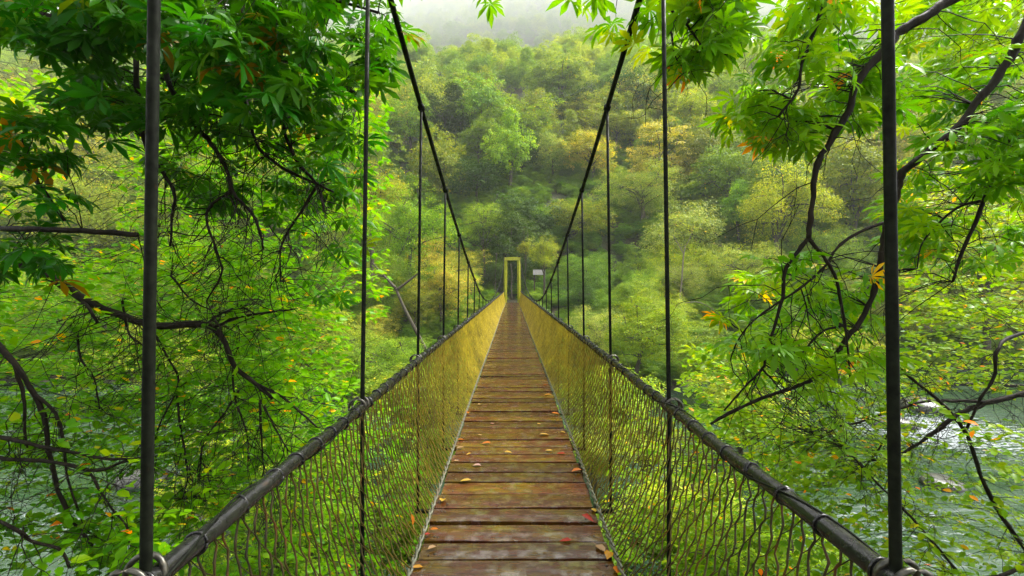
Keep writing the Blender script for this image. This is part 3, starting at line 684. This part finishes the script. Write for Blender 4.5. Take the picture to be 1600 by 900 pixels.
# pale and dark bare limbs that stand out on the far bank
def bare_tree(name, label, branches, mat, d):
    base = P(*branches[0][0][0][:2], d); root = thing(name, label, 'tree', tuple(base)); b0 = base
    for pts, r0, r1 in branches:
        w3 = np.array([P(a, b, d + (c[0] if c else 0)) for a, b, *c in pts]) - b0
        n = 4 * len(pts); mb = MB(); mb.add(*tubes(polyline(w3, n), np.linspace(r0, r1, n), 6)); link('trunk' if pts is branches[0][0] else 'branch', mb.mesh('branch', mat), root)
bare_tree('leaning_tree', 'dark leaning forked trunk across the river, left of the bridge',
          [([(665, 548), (648, 515), (630, 480), (617, 450)], .11, .07), ([(617, 450), (600, 432), (580, 410)], .09, .03), ([(619, 453), (640, 437), (655, 425)], .08, .03), ([(600, 432), (585, 430), (560, 428)], .05, .02)], M_bark2, 25)
bare_tree('birch_tree', 'slender pale bare trunk standing behind the right-hand hanger', [([(1060, 478), (1064, 440), (1067, 400), (1070, 384)], .07, .04), ([(1070, 385), (1078, 370), (1083, 352)], .025, .012), ([(1062, 475), (1090, 472), (1116, 485)], .04, .02), ([(1068, 398), (1058, 380), (1050, 366)], .04, .015)], M_pale, 33)
bare_tree('birch_tree', 'thin pale trunk seen through the middle of the portal', [([(799, 468), (798, 450), (799, 432), (797, 412)], .06, .04)], M_pale, 42)
bare_tree('birch_tree', 'thin pale trunk just left of the portal', [([(773, 462), (773, 430), (775, 395)], .06, .03)], M_bark2, 40)
bare_tree('fallen_tree', 'pale dead branches lying over the left bank', [([(470, 482), (500, 462), (530, 450), (556, 440)], .05, .02), ([(505, 470), (520, 455), (535, 436)], .035, .012), ([(490, 470), (515, 476), (545, 470)], .04, .015)], M_pale, 24)
bare_tree('fallen_log', 'dark mossy log lying at the far water edge beyond the right rapids', [([(1448, 598), (1500, 600), (1550, 601), (1600, 603), (1640, 600)], .1, .08), ([(1530, 600), (1545, 585), (1565, 570)], .05, .02)], M_bark, 22)

# pale board on posts right of the portal
pb = P(841.5, 425.5, 41); gh = float(ground_h(pb[0], pb[1]))
bd = thing('information_board', 'small pale board on wooden posts among shrubs right of the yellow portal', 'sign', (pb[0], pb[1], gh))
mb = MB(); mb.add(*box((0, 0, pb[2] - gh), (1.1, .05, .5), Matrix.Rotation(R_(-25), 3, 'X'))); link('panel', mb.mesh('panel', M_board, False), bd)
for s in (-1, 1):
    mb = MB(); mb.add(*box((s * .42, .06, (pb[2] - gh) / 2 - .06), (.09, .09, pb[2] - gh + .1))); link('post', mb.mesh('post', M_wood, False), bd)

# rocks along the water
def rock_mesh(seed):
    r = np.random.default_rng(seed); n, m = 12, 8
    th = np.linspace(0, 2 * np.pi, n, endpoint=False); ph = np.linspace(.15, np.pi - .15, m)
    T, Ph = np.meshgrid(th, ph); D = np.stack([np.cos(T) * np.sin(Ph), np.sin(T) * np.sin(Ph), np.cos(Ph)], -1)
    q = r.normal(0, 1, (7, 3)); q /= np.linalg.norm(q, axis=1, keepdims=True); h = r.uniform(.62, .95, 7)
    s = np.min(np.where((D @ q.T) > .2, h / np.maximum(D @ q.T, .2), 1.2), -1); s = np.minimum(s, 1.05)
    V = (D * s[..., None]).reshape(-1, 3); i = np.arange(m - 1)[:, None] * n + np.arange(n)[None]; j = np.arange(m - 1)[:, None] * n + (np.arange(n)[None] + 1) % n
    mb = MB(); mb.add(V, [np.stack([i, i + n, j + n, j], -1).reshape(-1, 4), ]); mb.add(V[:n], [np.arange(n)[None]]); mb.add(V[-n:], [np.arange(n)[::-1][None]])
    return mb.mesh('rock', M_rock, True)
RK = [rock_mesh(k) for k in range(5)]
RL = [(5.5, 12.5, .5, 'grey wet rock in the river below the right handrail'), (9.5, 15, .6, 'grey rock in the river among right-hand leaves'), (15.5, 18.5, .7, 'dark boulder breaking the white rapids at right'),
      (19, 21, .9, 'largest boulder beyond the white rapids near the right edge'), (-7.5, 11, .55, 'grey rock in the ripples left of the first hanger'), (-11, 13.5, .6, 'rock in the pale water at lower left'),
      (-3.6, 9.0, .5, 'wet rock in the water behind the left net'), (3.4, 8.2, .45, 'wet rock in the water behind the right net'), (-5.0, 24.6, .8, 'dark boulder at the left far bank waterline'), (4.9, 24.9, .7, 'dark boulder at the right far bank waterline'), (12.5, 13.2, .5, 'low flat rock in the water right of the nearest hanger')]
for k, (x, y_, s, lab) in enumerate(RL):
    o = thing('rock', lab, 'rock', (x, y_, .02), 'rocks in the river', RK[k % 5]); o.scale = (s * 1.2, s, s * .5); o.rotation_euler = (0, 0, k * 1.3)

# ------------------------------------------------------------------ near trees built limb by limb
class NearTree:
    def __init__(s, name, label, base, color, leafkind, size, seed, mat=M_bark):
        s.root = thing(name, label, 'tree', tuple(base)); s.base = np.array(base, float); s.color = color; s.kind = leafkind; s.size = size
        s.limbs = []; s.r = np.random.default_rng(seed); s.tw = []; s.pos = []; s.nrm = []; s.tan = []; s.scl = []; s.tint = []; s.mat = mat
    def limb(s, pts, w0, w1, d, part='branch', sag=0):
        """pts in photo pixels (x, y[, depth]); widths in pixels at that depth"""
        w3 = np.array([P(p[0], p[1], p[2] if len(p) > 2 else d) for p in pts]); n = max(6, 4 * len(pts)); q = polyline(w3, n)
        q += s.r.normal(0, 1, q.shape) * np.linspace(w0, w1, n)[:, None] * .07 / F * d
        rad = np.linspace(w0, w1, n) * .44 / F * q[:, 1] * (1 + .1 * s.r.normal(0, 1, n)).clip(.8, 1.3)
        mb = MB(); mb.add(*tubes(q - s.base, rad, 8)); link(part, mb.mesh(part, s.mat), s.root); s.limbs.append((q, rad)); return q
    def trunk(s, pts, r0, r1):
        q = polyline(np.array(pts, float), 24); rad = np.linspace(r0, r1, 24); rad[:3] *= [1.5, 1.25, 1.08]
        mb = MB(); mb.add(*tubes(q - s.base, rad, 12)); link('trunk', mb.mesh('trunk', s.mat), s.root); s.limbs.append((q, rad))
    def drops(s, n, L=(.3, .9), r=.004, px=None):
        """bare wiry twigs that hang and fork from the limbs"""
        al = np.concatenate([q[2:] for q, _ in s.limbs]);
        for _ in range(n):
            p = al[s.r.integers(len(al))]
            if px is not None:
                X_ = CX + p[0] / p[1] * F; Y_ = CY - (p[2] - CZ) / p[1] * F
                if not (px[0] < X_ < px[2] and px[1] < Y_ < px[3]): continue
            s._walk(p.copy(), s.r.normal(0, .6, 3) + np.array([0, 0, -.5]), s.r.uniform(*L), r, 2)
    def _walk(s, p, d, L, r, depth):
        K = 7; pts = [p.copy()]; d = d / np.linalg.norm(d)
        for k in range(K - 1):
            d = d + s.r.normal(0, .28, 3) + np.array([0, 0, -.14]); d /= np.linalg.norm(d); p = p + d * L / (K - 1); pts.append(p.copy())
        s.tw.append((np.array(pts), np.linspace(r, r * .45, K)))
        if depth > 0:
            for _ in range(int(s.r.integers(1, 4))):
                k = int(s.r.integers(2, K)); s._walk(pts[k].copy(), d + s.r.normal(0, .8, 3), L * s.r.uniform(.35, .7), r * .6, depth - 1)
        return pts
    def zone(s, x0, y0, x1, y1, d0, d1, n, per=5, tb=.4, shape='ell', spread=.12, twig=True):
        al = np.concatenate([q for q, _ in s.limbs])
        for _ in range(n):
            if shape == 'ell':
                a = s.r.uniform(0, 6.28); rr = math.sqrt(s.r.uniform(0, 1)); u, v = .5 + .5 * rr * math.cos(a), .5 + .5 * rr * math.sin(a)
            else: u, v = s.r.uniform(0, 1, 2)
            p = P(x0 + (x1 - x0) * u, y0 + (y1 - y0) * v, s.r.uniform(d0, d1))
            if abs(p[0]) < 1.12 and p[1] < 35 and p[2] < float(main_z(p[1])) : continue
            m = al[np.argmin(((al - p) ** 2).sum(1))]; dist = np.linalg.norm(m - p)
            st = m if dist < 1.3 else p + (m - p) / dist * 1.1
            if twig and (s.kind == 'palm' or s.r.random() < .3):
                K = 7; t = np.linspace(0, 1, K)[:, None]; c = st * (1 - t) + p * t; c[:, 2] += (np.sin(t[:, 0] * 3.14) * .12 * min(dist, 1)); c[1:-1] += s.r.normal(0, .02 * min(dist, 1.2), (K - 2, 3))
                s.tw.append((c, np.linspace(.0045, .0018, K) if s.kind == 'palm' else np.linspace(.0035, .0014, K)))
            axis = p - st; axis[2] *= .5; axis = axis / (np.linalg.norm(axis) + 1e-6)
            ctint = s.r.uniform(-.18, .18)
            for q in range(per):
                if s.kind == 'palm':
                    a = s.r.uniform(0, 6.28); out = np.array([math.cos(a), math.sin(a), s.r.uniform(-.5, .25)]) + axis * .5
                    sc = s.size * s.r.uniform(.65, 1.15); n_ = np.array([0, 0, 1.]) + s.r.normal(0, .45, 3); tn = out + np.array([0, 0, -.35])
                    pos = p + out / np.linalg.norm(out) * sc * .5 + s.r.normal(0, spread * .3, 3)
                else:                                   # flat sprays of alternate leaves
                    t = (q + .5) / per; a = s.r.uniform(.5, 1.1) * (1 if q % 2 else -1); c_, s_ = math.cos(a), math.sin(a)
                    out = np.array([axis[0] * c_ - axis[1] * s_, axis[0] * s_ + axis[1] * c_, -.25]); sc = s.size * s.r.uniform(.6, 1.2)
                    n_ = np.array([0, 0, 1.]) + s.r.normal(0, .35, 3); tn = out; pos = p - axis * (1 - t) * spread * 3 + s.r.normal(0, spread * .2, 3)
                s.pos.append(pos); s.nrm.append(n_); s.tan.append(tn); s.scl.append(sc)
                tt_ = tb + ctint + s.r.normal(0, .13); s.tint.append(float(np.clip(tt_, 0, .88)) if s.r.random() > .035 else s.r.uniform(.9, 1))
    def finish(s, nparts=300, parts='leaf'):
        if s.tw:
            by = {}
            for c, r in s.tw: by.setdefault(len(c), []).append((c, r))
            mb = MB()
            for v in by.values(): mb.add(*tubes(np.stack([c for c, _ in v]) - s.base, np.stack([r for _, r in v]), 4, False))
            link('twigs', mb.mesh('twigs', s.mat), s.root, kind='stuff')
        pos = np.array(s.pos); rot = frames(np.array(s.nrm), np.array(s.tan)); scl = np.array(s.scl); tint = np.array(s.tint)
        T = PALM if s.kind == 'palm' else OVATE
        px = CX + pos[:, 0] / np.maximum(pos[:, 1], .1) * F; py = CY - (pos[:, 2] - CZ) / np.maximum(pos[:, 1], .1) * F
        inview = (px > 0) & (px < 1600) & (py > 0) & (py < 900)
        key = np.where(inview, scl / pos[:, 1], 0); order = np.argsort(-key); ind = order[:nparts]; rest_ = order[nparts:]
        M4 = {}
        for k in ind:
            ti = int(s.r.integers(len(T))); tb = round(float(tint[k]) * 10) / 10
            if (ti, tb) not in M4: M4[(ti, tb)] = mesh_from('leaf', T[ti][0], [T[ti][1]], M_near, np.full(len(T[ti][0]), tb))
            o = link(parts, M4[(ti, tb)], s.root); m = Matrix.Identity(4)
            for a in range(3):
                for b in range(3): m[a][b] = rot[k, a, b] * scl[k]
                m[a][3] = pos[k, a] - s.base[a]
            o.matrix_local = m; o.color = (*s.color, 1)
        if len(rest_):
            mb = MB(); ch = s.r.integers(0, len(T), len(rest_))
            for ti in range(len(T)):
                k = rest_[ch == ti]
                if len(k): bake(T[ti], pos[k] - s.base, rot[k], scl[k], tint[k], mb)
            o = link('leaves', mb.mesh('leaves', M_near), s.root, kind='stuff'); o.color = (*s.color, 1)

def gz(x, y): return float(ground_h(x, y)) - .2
SHADEG, MIDG, LIMEG, YELG = (.045, .2, .002), (.19, .41, .001), (.18, .39, .002), (.22, .39, .003)  # first green is darkened to paint in the shade of the left canopy
# --- left chestnut, close overhead
bx, by = -4.9, 3.6
t = NearTree('chestnut_tree', 'dark horse chestnut overhanging the bridge from the left with a thick limb at the top', (bx, by, gz(bx, by)), SHADEG, 'palm', .168, 21)
t.trunk([(bx, by, gz(bx, by)), (bx + .1, by, 3.2), (bx - .1, by + .1, 6), (bx + .2, by, 8.5), (bx, by, 11)], .24, .1)
t.limb([(-180, -20, 3.6), (0, 20), (120, 38), (240, 58), (340, 76), (430, 88), (500, 112), (560, 150)], 26, 7, 3.6)
t.limb([(-180, 60, 3.6), (-60, 130), (0, 210), (38, 258), (72, 305), (100, 345)], 14, 5, 3.2)
t.limb([(-170, 340, 3.6), (0, 356, 3.2), (60, 358), (150, 362), (215, 367)], 11, 9, 3.1)
t.limb([(215, 55, 3.6), (212, 110), (216, 170), (228, 232), (254, 272), (272, 302), (268, 335), (266, 385)], 9, 4, 3.5)
t.limb([(250, 60, 3.6), (262, 130), (300, 190), (330, 226), (352, 262), (364, 302), (392, 332), (405, 362), (410, 390)], 10, 4, 3.5)
t.limb([(262, 160), (285, 176), (330, 180), (360, 186)], 6, 3, 3.5)
t.limb([(364, 300), (345, 308), (328, 322), (322, 345), (340, 400), (345, 428), (322, 470)], 6, 3, 3.5)
t.limb([(435, 90, 3.6), (446, 130), (440, 190), (462, 250), (495, 290), (505, 330)], 9, 4, 3.6)
t.limb([(340, 78, 3.6), (380, 150), (400, 225), (440, 262), (495, 288), (520, 300)], 8, 4, 3.6)
t.limb([(495, 288), (470, 330), (440, 380), (437, 440)], 6, 2.5, 3.7)
t.limb([(60, -60, 3.0), (180, -30), (330, -25), (480, -10), (590, 20)], 14, 5, 3.0)
t.limb([(-180, -90, 3.4), (0, -60, 3.1), (60, -60, 3.0)], 24, 14, 3.2)
t.zone(-60, -60, 360, 70, 2.7, 4.4, 95, 6, .25); t.zone(300, -60, 610, 190, 2.6, 4.2, 98, 6, .35)
t.zone(60, 60, 420, 190, 3.0, 4.4, 50, 6, .25); t.zone(240, 150, 560, 340, 3.4, 4.8, 42, 6, .4)
t.zone(540, 20, 625, 170, 3.0, 3.7, 16, 5, .5); t.zone(540, 120, 630, 250, 3.2, 3.9, 12, 5, .4); t.zone(570, -60, 640, -10, 2.6, 3, 5, 5, .5)
t.zone(-40, 150, 110, 420, 2.8, 3.5, 26, 5, .2); t.zone(90, 170, 180, 210, 2.9, 3.1, 4, 5, .15); t.zone(440, 230, 560, 480, 3.6, 4.8, 16, 5, .45)
t.drops(190, (.25, .8), .0045, (150, 100, 560, 480)); t.finish()
# --- left lower tree with the long rising limb
bx, by = -6.3, 4.4
t = NearTree('hazel_tree', 'leaning tree filling the lower left with a long dark limb and hanging twigs', (bx, by, gz(bx, by)), MIDG, 'ovate', .105, 22)
t.trunk([(bx, by, gz(bx, by)), (bx + .1, by, 3.4), (bx + .2, by + .1, 5.2), (bx, by, 7), (bx + .3, by + .2, 9)], .17, .05)
t.limb([(-230, 330, 4.4), (-60, 375), (0, 395), (50, 420), (110, 455), (160, 482), (222, 505), (300, 507), (332, 513), (355, 545), (366, 572), (400, 602), (425, 622)], 20, 6, 4.2)
t.limb([(332, 512), (372, 496), (412, 489), (460, 483)], 6, 3, 4.2)
t.limb([(400, 600), (440, 620), (470, 645), (495, 668)], 5, 3, 4.2)
t.limb([(318, 508), (345, 490), (375, 480), (400, 492)], 4, 2.5, 4.2)
t.limb([(-200, 640, 4.4), (0, 684, 3.6), (60, 697), (120, 708), (172, 717), (218, 716)], 8, 4, 3.5)
t.limb([(-200, 690, 4.4), (0, 715, 3.6), (80, 722), (150, 735), (196, 720), (225, 714)], 9, 4, 3.5)
t.limb([(-60, 480, 4.0), (15, 560), (50, 612), (68, 652), (76, 705), (90, 765), (112, 812), (150, 862)], 10, 5, 3.7)
t.limb([(22, 570), (36, 620), (38, 680), (42, 700)], 6, 3, 3.7)
t.limb([(50, 612), (85, 645), (98, 690), (104, 745), (122, 800)], 6, 3, 3.7)
t.limb([(-150, 760, 4.2), (0, 815, 3.2), (50, 846), (92, 858), (108, 888)], 7, 4, 3.2)
t.limb([(125, 465, 4.2), (140, 485), (152, 505)], 6, 5, 4.1)
t.limb([(140, 740, 3.5), (170, 790), (195, 820), (200, 850)], 4, 2, 3.5)
for a in ([(275, 608), (280, 660), (292, 740), (284, 780)], [(372, 610), (350, 645), (318, 690), (310, 745)], [(362, 575), (366, 620), (385, 680), (386, 730)], [(405, 625), (408, 690), (412, 745)], [(412, 635), (432, 675), (450, 705)], [(240, 520), (262, 560), (278, 600), (250, 660), (238, 700)], [(265, 430), (300, 470), (345, 490)], [(190, 470), (200, 520), (222, 540)], [(120, 520), (125, 560), (145, 590), (155, 640)]):
    t.limb([(a[0][0], a[0][1], 4.3)] + a[1:], 4, 2, 4.3)
t.zone(-60, 380, 470, 720, 4.2, 7.5, 1350, 8, .5, 'box', .1); t.zone(-40, 640, 330, 860, 3.6, 6.5, 150, 8, .5, 'box', .1)
t.zone(60, 740, 270, 870, 3.5, 5, 60, 8, .3, 'ell', .1)
t.zone(-60, 820, 300, 960, 3.2, 4.6, 130, 8, .35, 'box', .1); t.zone(200, 110, 610, 500, 5.0, 8.5, 950, 8, .5, 'box', .1); t.zone(-60, 120, 120, 330, 4.8, 7.5, 110, 8, .6, 'box', .1)
t.zone(380, 440, 560, 720, 4.6, 7, 260, 8, .5, 'ell', .1); t.zone(260, 690, 400, 800, 4.4, 6.5, 45, 8, .6, 'ell', .1)
t.zone(330, 620, 660, 960, 4.6, 8.0, 480, 8, .5, 'box', .1)
t.zone(240, 520, 560, 680, 5, 8.0, 130, 8, .5, 'box', .1)
t.drops(260, (.3, 1.0), .0045, (0, 400, 480, 850)); t.finish()
# --- right chestnut
bx, by = 4.9, 3.3
t = NearTree('chestnut_tree', 'horse chestnut leaning in from the right with forking dark limbs over the river', (bx, by, gz(bx, by)), LIMEG, 'palm', .165, 23)
t.trunk([(bx, by, gz(bx, by)), (bx, by + .1, 3.3), (bx + .15, by, 6), (bx - .1, by, 8.6), (bx, by + .1, 11)], .22, .1)
t.limb([(1800, -230, 3.3), (1620, -110), (1540, -40), (1480, 2), (1440, 28), (1400, 54), (1370, 90), (1337, 130), (1325, 172), (1300, 216), (1278, 250), (1270, 290), (1265, 340), (1262, 372)], 20, 8, 3.1)
t.limb([(1262, 372), (1240, 400), (1225, 425), (1222, 466), (1205, 522), (1195, 560), (1190, 577), (1165, 602), (1130, 642)], 8, 3, 3.1)
t.limb([(1262, 372), (1290, 408), (1303, 430), (1315, 482), (1322, 532), (1328, 592)], 7, 3, 3.1)
t.limb([(1190, 577), (1205, 592), (1215, 605)], 4, 3, 3.1)
t.limb([(1384, 346), (1340, 364), (1310, 384), (1297, 402), (1290, 414), (1250, 450), (1210, 476), (1175, 502), (1152, 532), (1140, 562)], 6, 2.5, 3.1)
t.limb([(1250, 450), (1258, 475), (1262, 500)], 3, 2, 3.1)
t.limb([(1800, -100, 3.3), (1660, -40), (1600, 42), (1585, 76), (1550, 130), (1500, 190), (1450, 236), (1410, 270), (1401, 300), (1386, 346), (1378, 392), (1370, 440), (1350, 490), (1320, 532), (1290, 576), (1250, 601), (1180, 626), (1130, 650), (1110, 662)], 18, 5, 3.3)
t.limb([(1320, 508), (1290, 515), (1270, 530), (1250, 555), (1230, 580)], 4, 2, 3.2)
t.limb([(1284, 582), (1286, 600), (1290, 640)], 4, 2, 3.2)
t.limb([(1800, 60, 3.4), (1640, 120), (1590, 200), (1565, 245), (1545, 290), (1522, 350), (1500, 400), (1488, 440)], 12, 4, 3.5)
t.limb([(1530, 315), (1500, 322), (1470, 345), (1440, 380), (1432, 420)], 5, 2, 3.5)
t.limb([(1620, -110), (1450, -80), (1310, -30), (1272, 50), (1252, 100), (1245, 142), (1215, 182)], 10, 4, 3.0)
t.limb([(1450, -80), (1250, -90), (1100, -70), (1000, -60), (880, -60), (770, -40)], 10, 4, 3.0)
t.limb([(1060, -70), (1048, 12), (1075, 42), (1100, 76), (1135, 86)], 6, 2.5, 3.0)
t.limb([(1048, 50), (1055, 90), (1075, 115)], 3, 2, 3.0)
t.zone(895, -30, 940, 55, 2.9, 3.15, 4, 4, .5, spread=.06); t.zone(756, -20, 785, 0, 2.9, 3.1, 1, 5, .6, spread=.05)
t.zone(955, -40, 1150, 95, 2.7, 3.5, 44, 5, .45, spread=.08); t.zone(1030, 60, 1120, 115, 2.9, 3.3, 8, 5, .5, spread=.08)
t.zone(1190, -50, 1400, 150, 2.8, 3.8, 38, 5, .5); t.zone(1150, 130, 1290, 225, 3.1, 4.0, 34, 5, .55)
t.zone(1300, 80, 1420, 200, 3.2, 4.2, 22, 5, .55); t.zone(1400, -40, 1640, 120, 4.2, 6.5, 100, 5, .7)
t.zone(1440, 60, 1660, 290, 2.9, 4.0, 45, 5, .4); t.zone(1370, 240, 1640, 420, 3.4, 5.0, 50, 5, .5); t.zone(1120, 390, 1400, 620, 3.0, 4.4, 62, 5, .52); t.zone(1400, 100, 1520, 200, 4.5, 6.5, 20, 5, .8)
t.drops(110, (.25, .7), .004, (1050, 0, 1600, 640)); t.finish()
# --- right lower tree over the rapids
bx, by = 7.3, 5.2
t = NearTree('beech_tree', 'small-leaved tree spreading flat sprays over the rapids at lower right', (bx, by, gz(bx, by)), YELG, 'ovate', .095, 24)
t.trunk([(bx, by, gz(bx, by)), (bx - .1, by, 3.0), (bx + .1, by + .1, 5), (bx, by, 7)], .15, .04)
t.limb([(1790, 560, 5.2), (1660, 590), (1600, 615), (1545, 628), (1500, 645), (1460, 674), (1405, 710), (1355, 720)], 12, 4, 4.9)
t.limb([(1545, 628), (1480, 626), (1440, 628), (1400, 640), (1340, 660), (1310, 667), (1285, 682)], 6, 3, 4.9)
t.limb([(1790, 480, 5.2), (1600, 520, 5.0), (1558, 545), (1552, 590), (1530, 625), (1510, 670)], 7, 4, 4.8)
t.limb([(1405, 575), (1436, 602), (1470, 630), (1510, 680), (1530, 740), (1560, 800), (1605, 865)], 5, 7, 4.6)
t.limb([(1405, 640), (1380, 690), (1350, 730)], 4, 2, 4.9)
t.limb([(1320, 700), (1360, 745), (1405, 790), (1460, 850), (1500, 900)], 3, 5, 4.4)
t.limb([(1790, 850, 5.2), (1640, 870), (1560, 900, 4.0), (1480, 905)], 8, 4, 4.2)
t.zone(1060, 540, 1420, 760, 4.2, 7.0, 560, 8, .5, 'box', .09); t.zone(1400, 640, 1660, 900, 4.0, 7.0, 210, 8, .5, 'box', .09)
t.zone(1180, 700, 1420, 960, 4.0, 6.5, 200, 8, .45, 'box', .09); t.zone(1390, 430, 1660, 610, 5.5, 8.5, 480, 8, .6, 'box', .09); t.zone(1380, 250, 1660, 440, 6.5, 9, 330, 8, .7, 'box', .09)
t.zone(1060, 740, 1250, 1000, 5, 7.5, 90, 8, .45, 'box', .09)
t.zone(940, 640, 1240, 960, 5.0, 8.2, 400, 8, .5, 'box', .1)
t.drops(150, (.3, .8), .004, (1100, 480, 1600, 880)); t.finish()

# ------------------------------------------------------------------ fallen leaves on the planks
COLR = {'orange': (.4, .12, .012), 'yellow': (.42, .27, .04), 'tan': (.33, .21, .1), 'red': (.27, .02, .006), 'pink': (.38, .24, .18), 'gold': (.42, .2, .01)}
FL = [ # px, py, length px, angle deg, colour, label
 (965, 893, 20, 70, 'orange', 'orange leaf lying at the bottom right corner of the deck'), (651, 890, 22, 20, 'gold', 'curled golden leaf at the bottom left corner of the deck'),
 (950.6, 871, 18, 60, 'gold', 'golden leaf beside the right net cable, under a tan one'), (937.6, 859, 20, 120, 'tan', 'tan leaf near the right deck edge just above a golden one'),
 (674, 858.7, 18, 35, 'tan', 'slim tan leaf near the left deck edge on the second nearest plank'), (882.7, 847, 24, 5, 'red', 'red leaf on the dark plank, right of the deck centre'),
 (666, 838, 16, 40, 'red', 'small red leaf tucked against the left edge cable'), (677.5, 829, 15, 0, 'orange', 'small orange leaf beside the left edge cable'),
 (917.4, 813, 26, -40, 'red', 'long bright red leaf with a stalk near the right deck edge'), (929, 799, 16, 80, 'yellow', 'round yellow leaf at the right edge above the long red leaf'),
 (690.5, 784, 14, 90, 'yellow', 'yellow lobed leaf standing near the left deck edge'), (726.7, 752.7, 21, 8, 'yellow', 'long pale yellow leaf left of centre on the middle planks'),
 (900, 737, 20, 10, 'orange', 'orange red leaf against the right net near the dark gap'), (744, 729, 16, 0, 'pink', 'pinkish leaf lying across a dark gap left of centre'),
 (712, 721.5, 10, 0, 'tan', 'small pale leaf by the left net below the yellow speck'), (731.6, 711, 10, 30, 'yellow', 'tiny yellow leaf left of centre, above the pinkish leaf'),
 (875.5, 710, 17, 0, 'red', 'dark red leaf right of centre, level with a pale yellow one'), (793, 708, 14, -8, 'yellow', 'bright pale yellow leaf in the middle of the deck'),
 (856.7, 705, 14, 10, 'yellow', 'pale yellow leaf just left of the dark red leaf'), (718, 701.5, 15, 5, 'tan', 'tan leaf by the left net level with the middle yellow leaf'),
 (758.5, 694, 17, 0, 'orange', 'orange leaf left of the deck centre'), (718.6, 688, 14, 5, 'orange', 'dull orange leaf by the left net'),
 (749, 681, 9, 0, 'tan', 'small tan leaf above the orange leaf left of centre'), (849.5, 681, 20, 0, 'yellow', 'long cream leaf on the planks right of centre'),
 (878, 677, 12, -40, 'yellow', 'slanted cream leaf between the long cream leaf and the right net'), (867, 647, 15, 0, 'orange', 'dull orange leaf near the right net on the farther planks'),
 (731, 646, 10, 90, 'orange', 'orange leaf against the left net on the farther planks'), (855, 618, 13, 0, 'gold', 'golden leaf by the right net in the distance'), (851, 602, 9, 0, 'orange', 'farthest orange leaf by the right net'),
 (748, 633, 8, 20, 'tan', 'farthest tan leaf near the left net'), (829, 651, 8, 10, 'tan', 'small tan leaf right of centre on the farther planks'), (768, 663, 8, -10, 'pink', 'small pinkish leaf left of centre on the farther planks'), (841, 664, 8, 10, 'yellow', 'small yellow leaf above the long cream leaf')]
rl = np.random.default_rng(5)
for (px, py, L, ang, colr, lab) in FL:
    d = 3.0
    for _ in range(12): d = (CZ - float(deck_z(d))) * F / (py - CY)
    sz = .85 * L / F * d; x = (px - CX) / F * d
    if abs(ang) < 45: wv, wl = .42, 1.0
    else: wv, wl = .6, 1.0
    v, f = leaflet(1, (wv * rl.uniform(.8, 1.2), wv * rl.uniform(.8, 1.2)), (.3, .68), rl.uniform(-.15, .1), rl.uniform(.2, .8))
    v = v - np.array([0, .5, 0]); v[:, 2] += abs(v[:, 2].min()) * 1 + .0; st = np.array([[-.012, -.78, .03], [.012, -.78, .03], [.012, -.5, .01], [-.012, -.5, .01]])
    mb = MB(); mb.add(v, [f], .5); mb.add(st, [np.array([[0, 1, 2], [0, 2, 3]])], .3)
    me = mb.mesh('fallen_leaf', M_litter)
    o = thing('fallen_leaf', lab, 'leaf', (x, d, float(deck_z(d)) + .008), 'fallen leaves on the planks', me)
    foreshort = 1.0 if abs(ang) < 45 else 1.3
    o.scale = (sz * foreshort,) * 3; o.rotation_euler = (rl.normal(0, .08), rl.normal(0, .08), R_(90 + ang)); o.color = (*COLR[colr], 1)
# one leaf caught in the left net
pn = np.array([BX - .745, 3.05, float(deck_z(3.05)) + .62]); d = 2.83
px, py = 638, 821
me = mesh_from('fallen_leaf', *[(lambda q: q[0])(leaflet(1, (.5, .55), (.3, .68), .1, .4))], [OVATE[0][1]], M_litter, np.full(8, .5))
o = thing('fallen_leaf', 'orange leaf caught in the wires low on the left net', 'leaf', tuple(P(px, py, 2.55) + np.array([.02, 0, 0])), None, me); o.scale = (.06,) * 3; o.rotation_euler = (R_(75), R_(20), R_(70)); o.color = (*COLR['orange'], 1)

# ------------------------------------------------------------------ haze
mb = MB(); mb.add(*box((0, 315, 133), (1300, 790, 274)))
m, nt_, b = new_mat('river_mist'); nt_.nodes.remove(b)
pv = nt_.nodes.new('ShaderNodeVolumePrincipled'); pv.inputs['Density'].default_value = .00055; pv.inputs['Color'].default_value = (.97, .985, 1, 1)
nt_.links.new(pv.outputs[0], nt_.nodes['Material Output'].inputs['Volume'])
link('haze', mb.mesh('haze', m, False), kind='stuff')

# low cloud lying on the upper slope, behind the first ridge
def mist(name, c, sz, dens, seed):
    r = np.random.default_rng(seed); n, k = 40, 20
    th = np.linspace(0, 2 * np.pi, n, endpoint=False); ph = np.linspace(.02, np.pi - .02, k); T, Ph = np.meshgrid(th, ph)
    D = np.stack([np.cos(T) * np.sin(Ph), np.sin(T) * np.sin(Ph), np.cos(Ph)], -1); h = 1 + .16 * np.sin(5 * T + 3 * Ph + seed) * np.sin(Ph) + .1 * np.sin(9 * T - 5 * Ph) * np.sin(Ph)
    i = np.arange(k - 1)[:, None] * n + np.arange(n)[None]; j = np.arange(k - 1)[:, None] * n + (np.arange(n)[None] + 1) % n
    mb = MB(); mb.add((D * h[..., None] * np.array(sz)).reshape(-1, 3), [np.stack([i, i + n, j + n, j], -1).reshape(-1, 4), np.arange(n)[None], (np.arange(n)[::-1] + (k - 1) * n)[None]])
    m, nt_, b = new_mat('low_cloud'); nt_.nodes.remove(b); pv = nt_.nodes.new('ShaderNodeVolumePrincipled'); pv.inputs['Density'].default_value = dens; pv.inputs['Color'].default_value = (.98, .99, 1, 1)
    nt_.links.new(pv.outputs[0], nt_.nodes['Material Output'].inputs['Volume']); o = link(name, mb.mesh(name, m), kind='stuff', label='pale mist lying against the upper forested slope'); o.location = c
mist('mist', (20, 310, 190), (420, 120, 97), .008, 1)
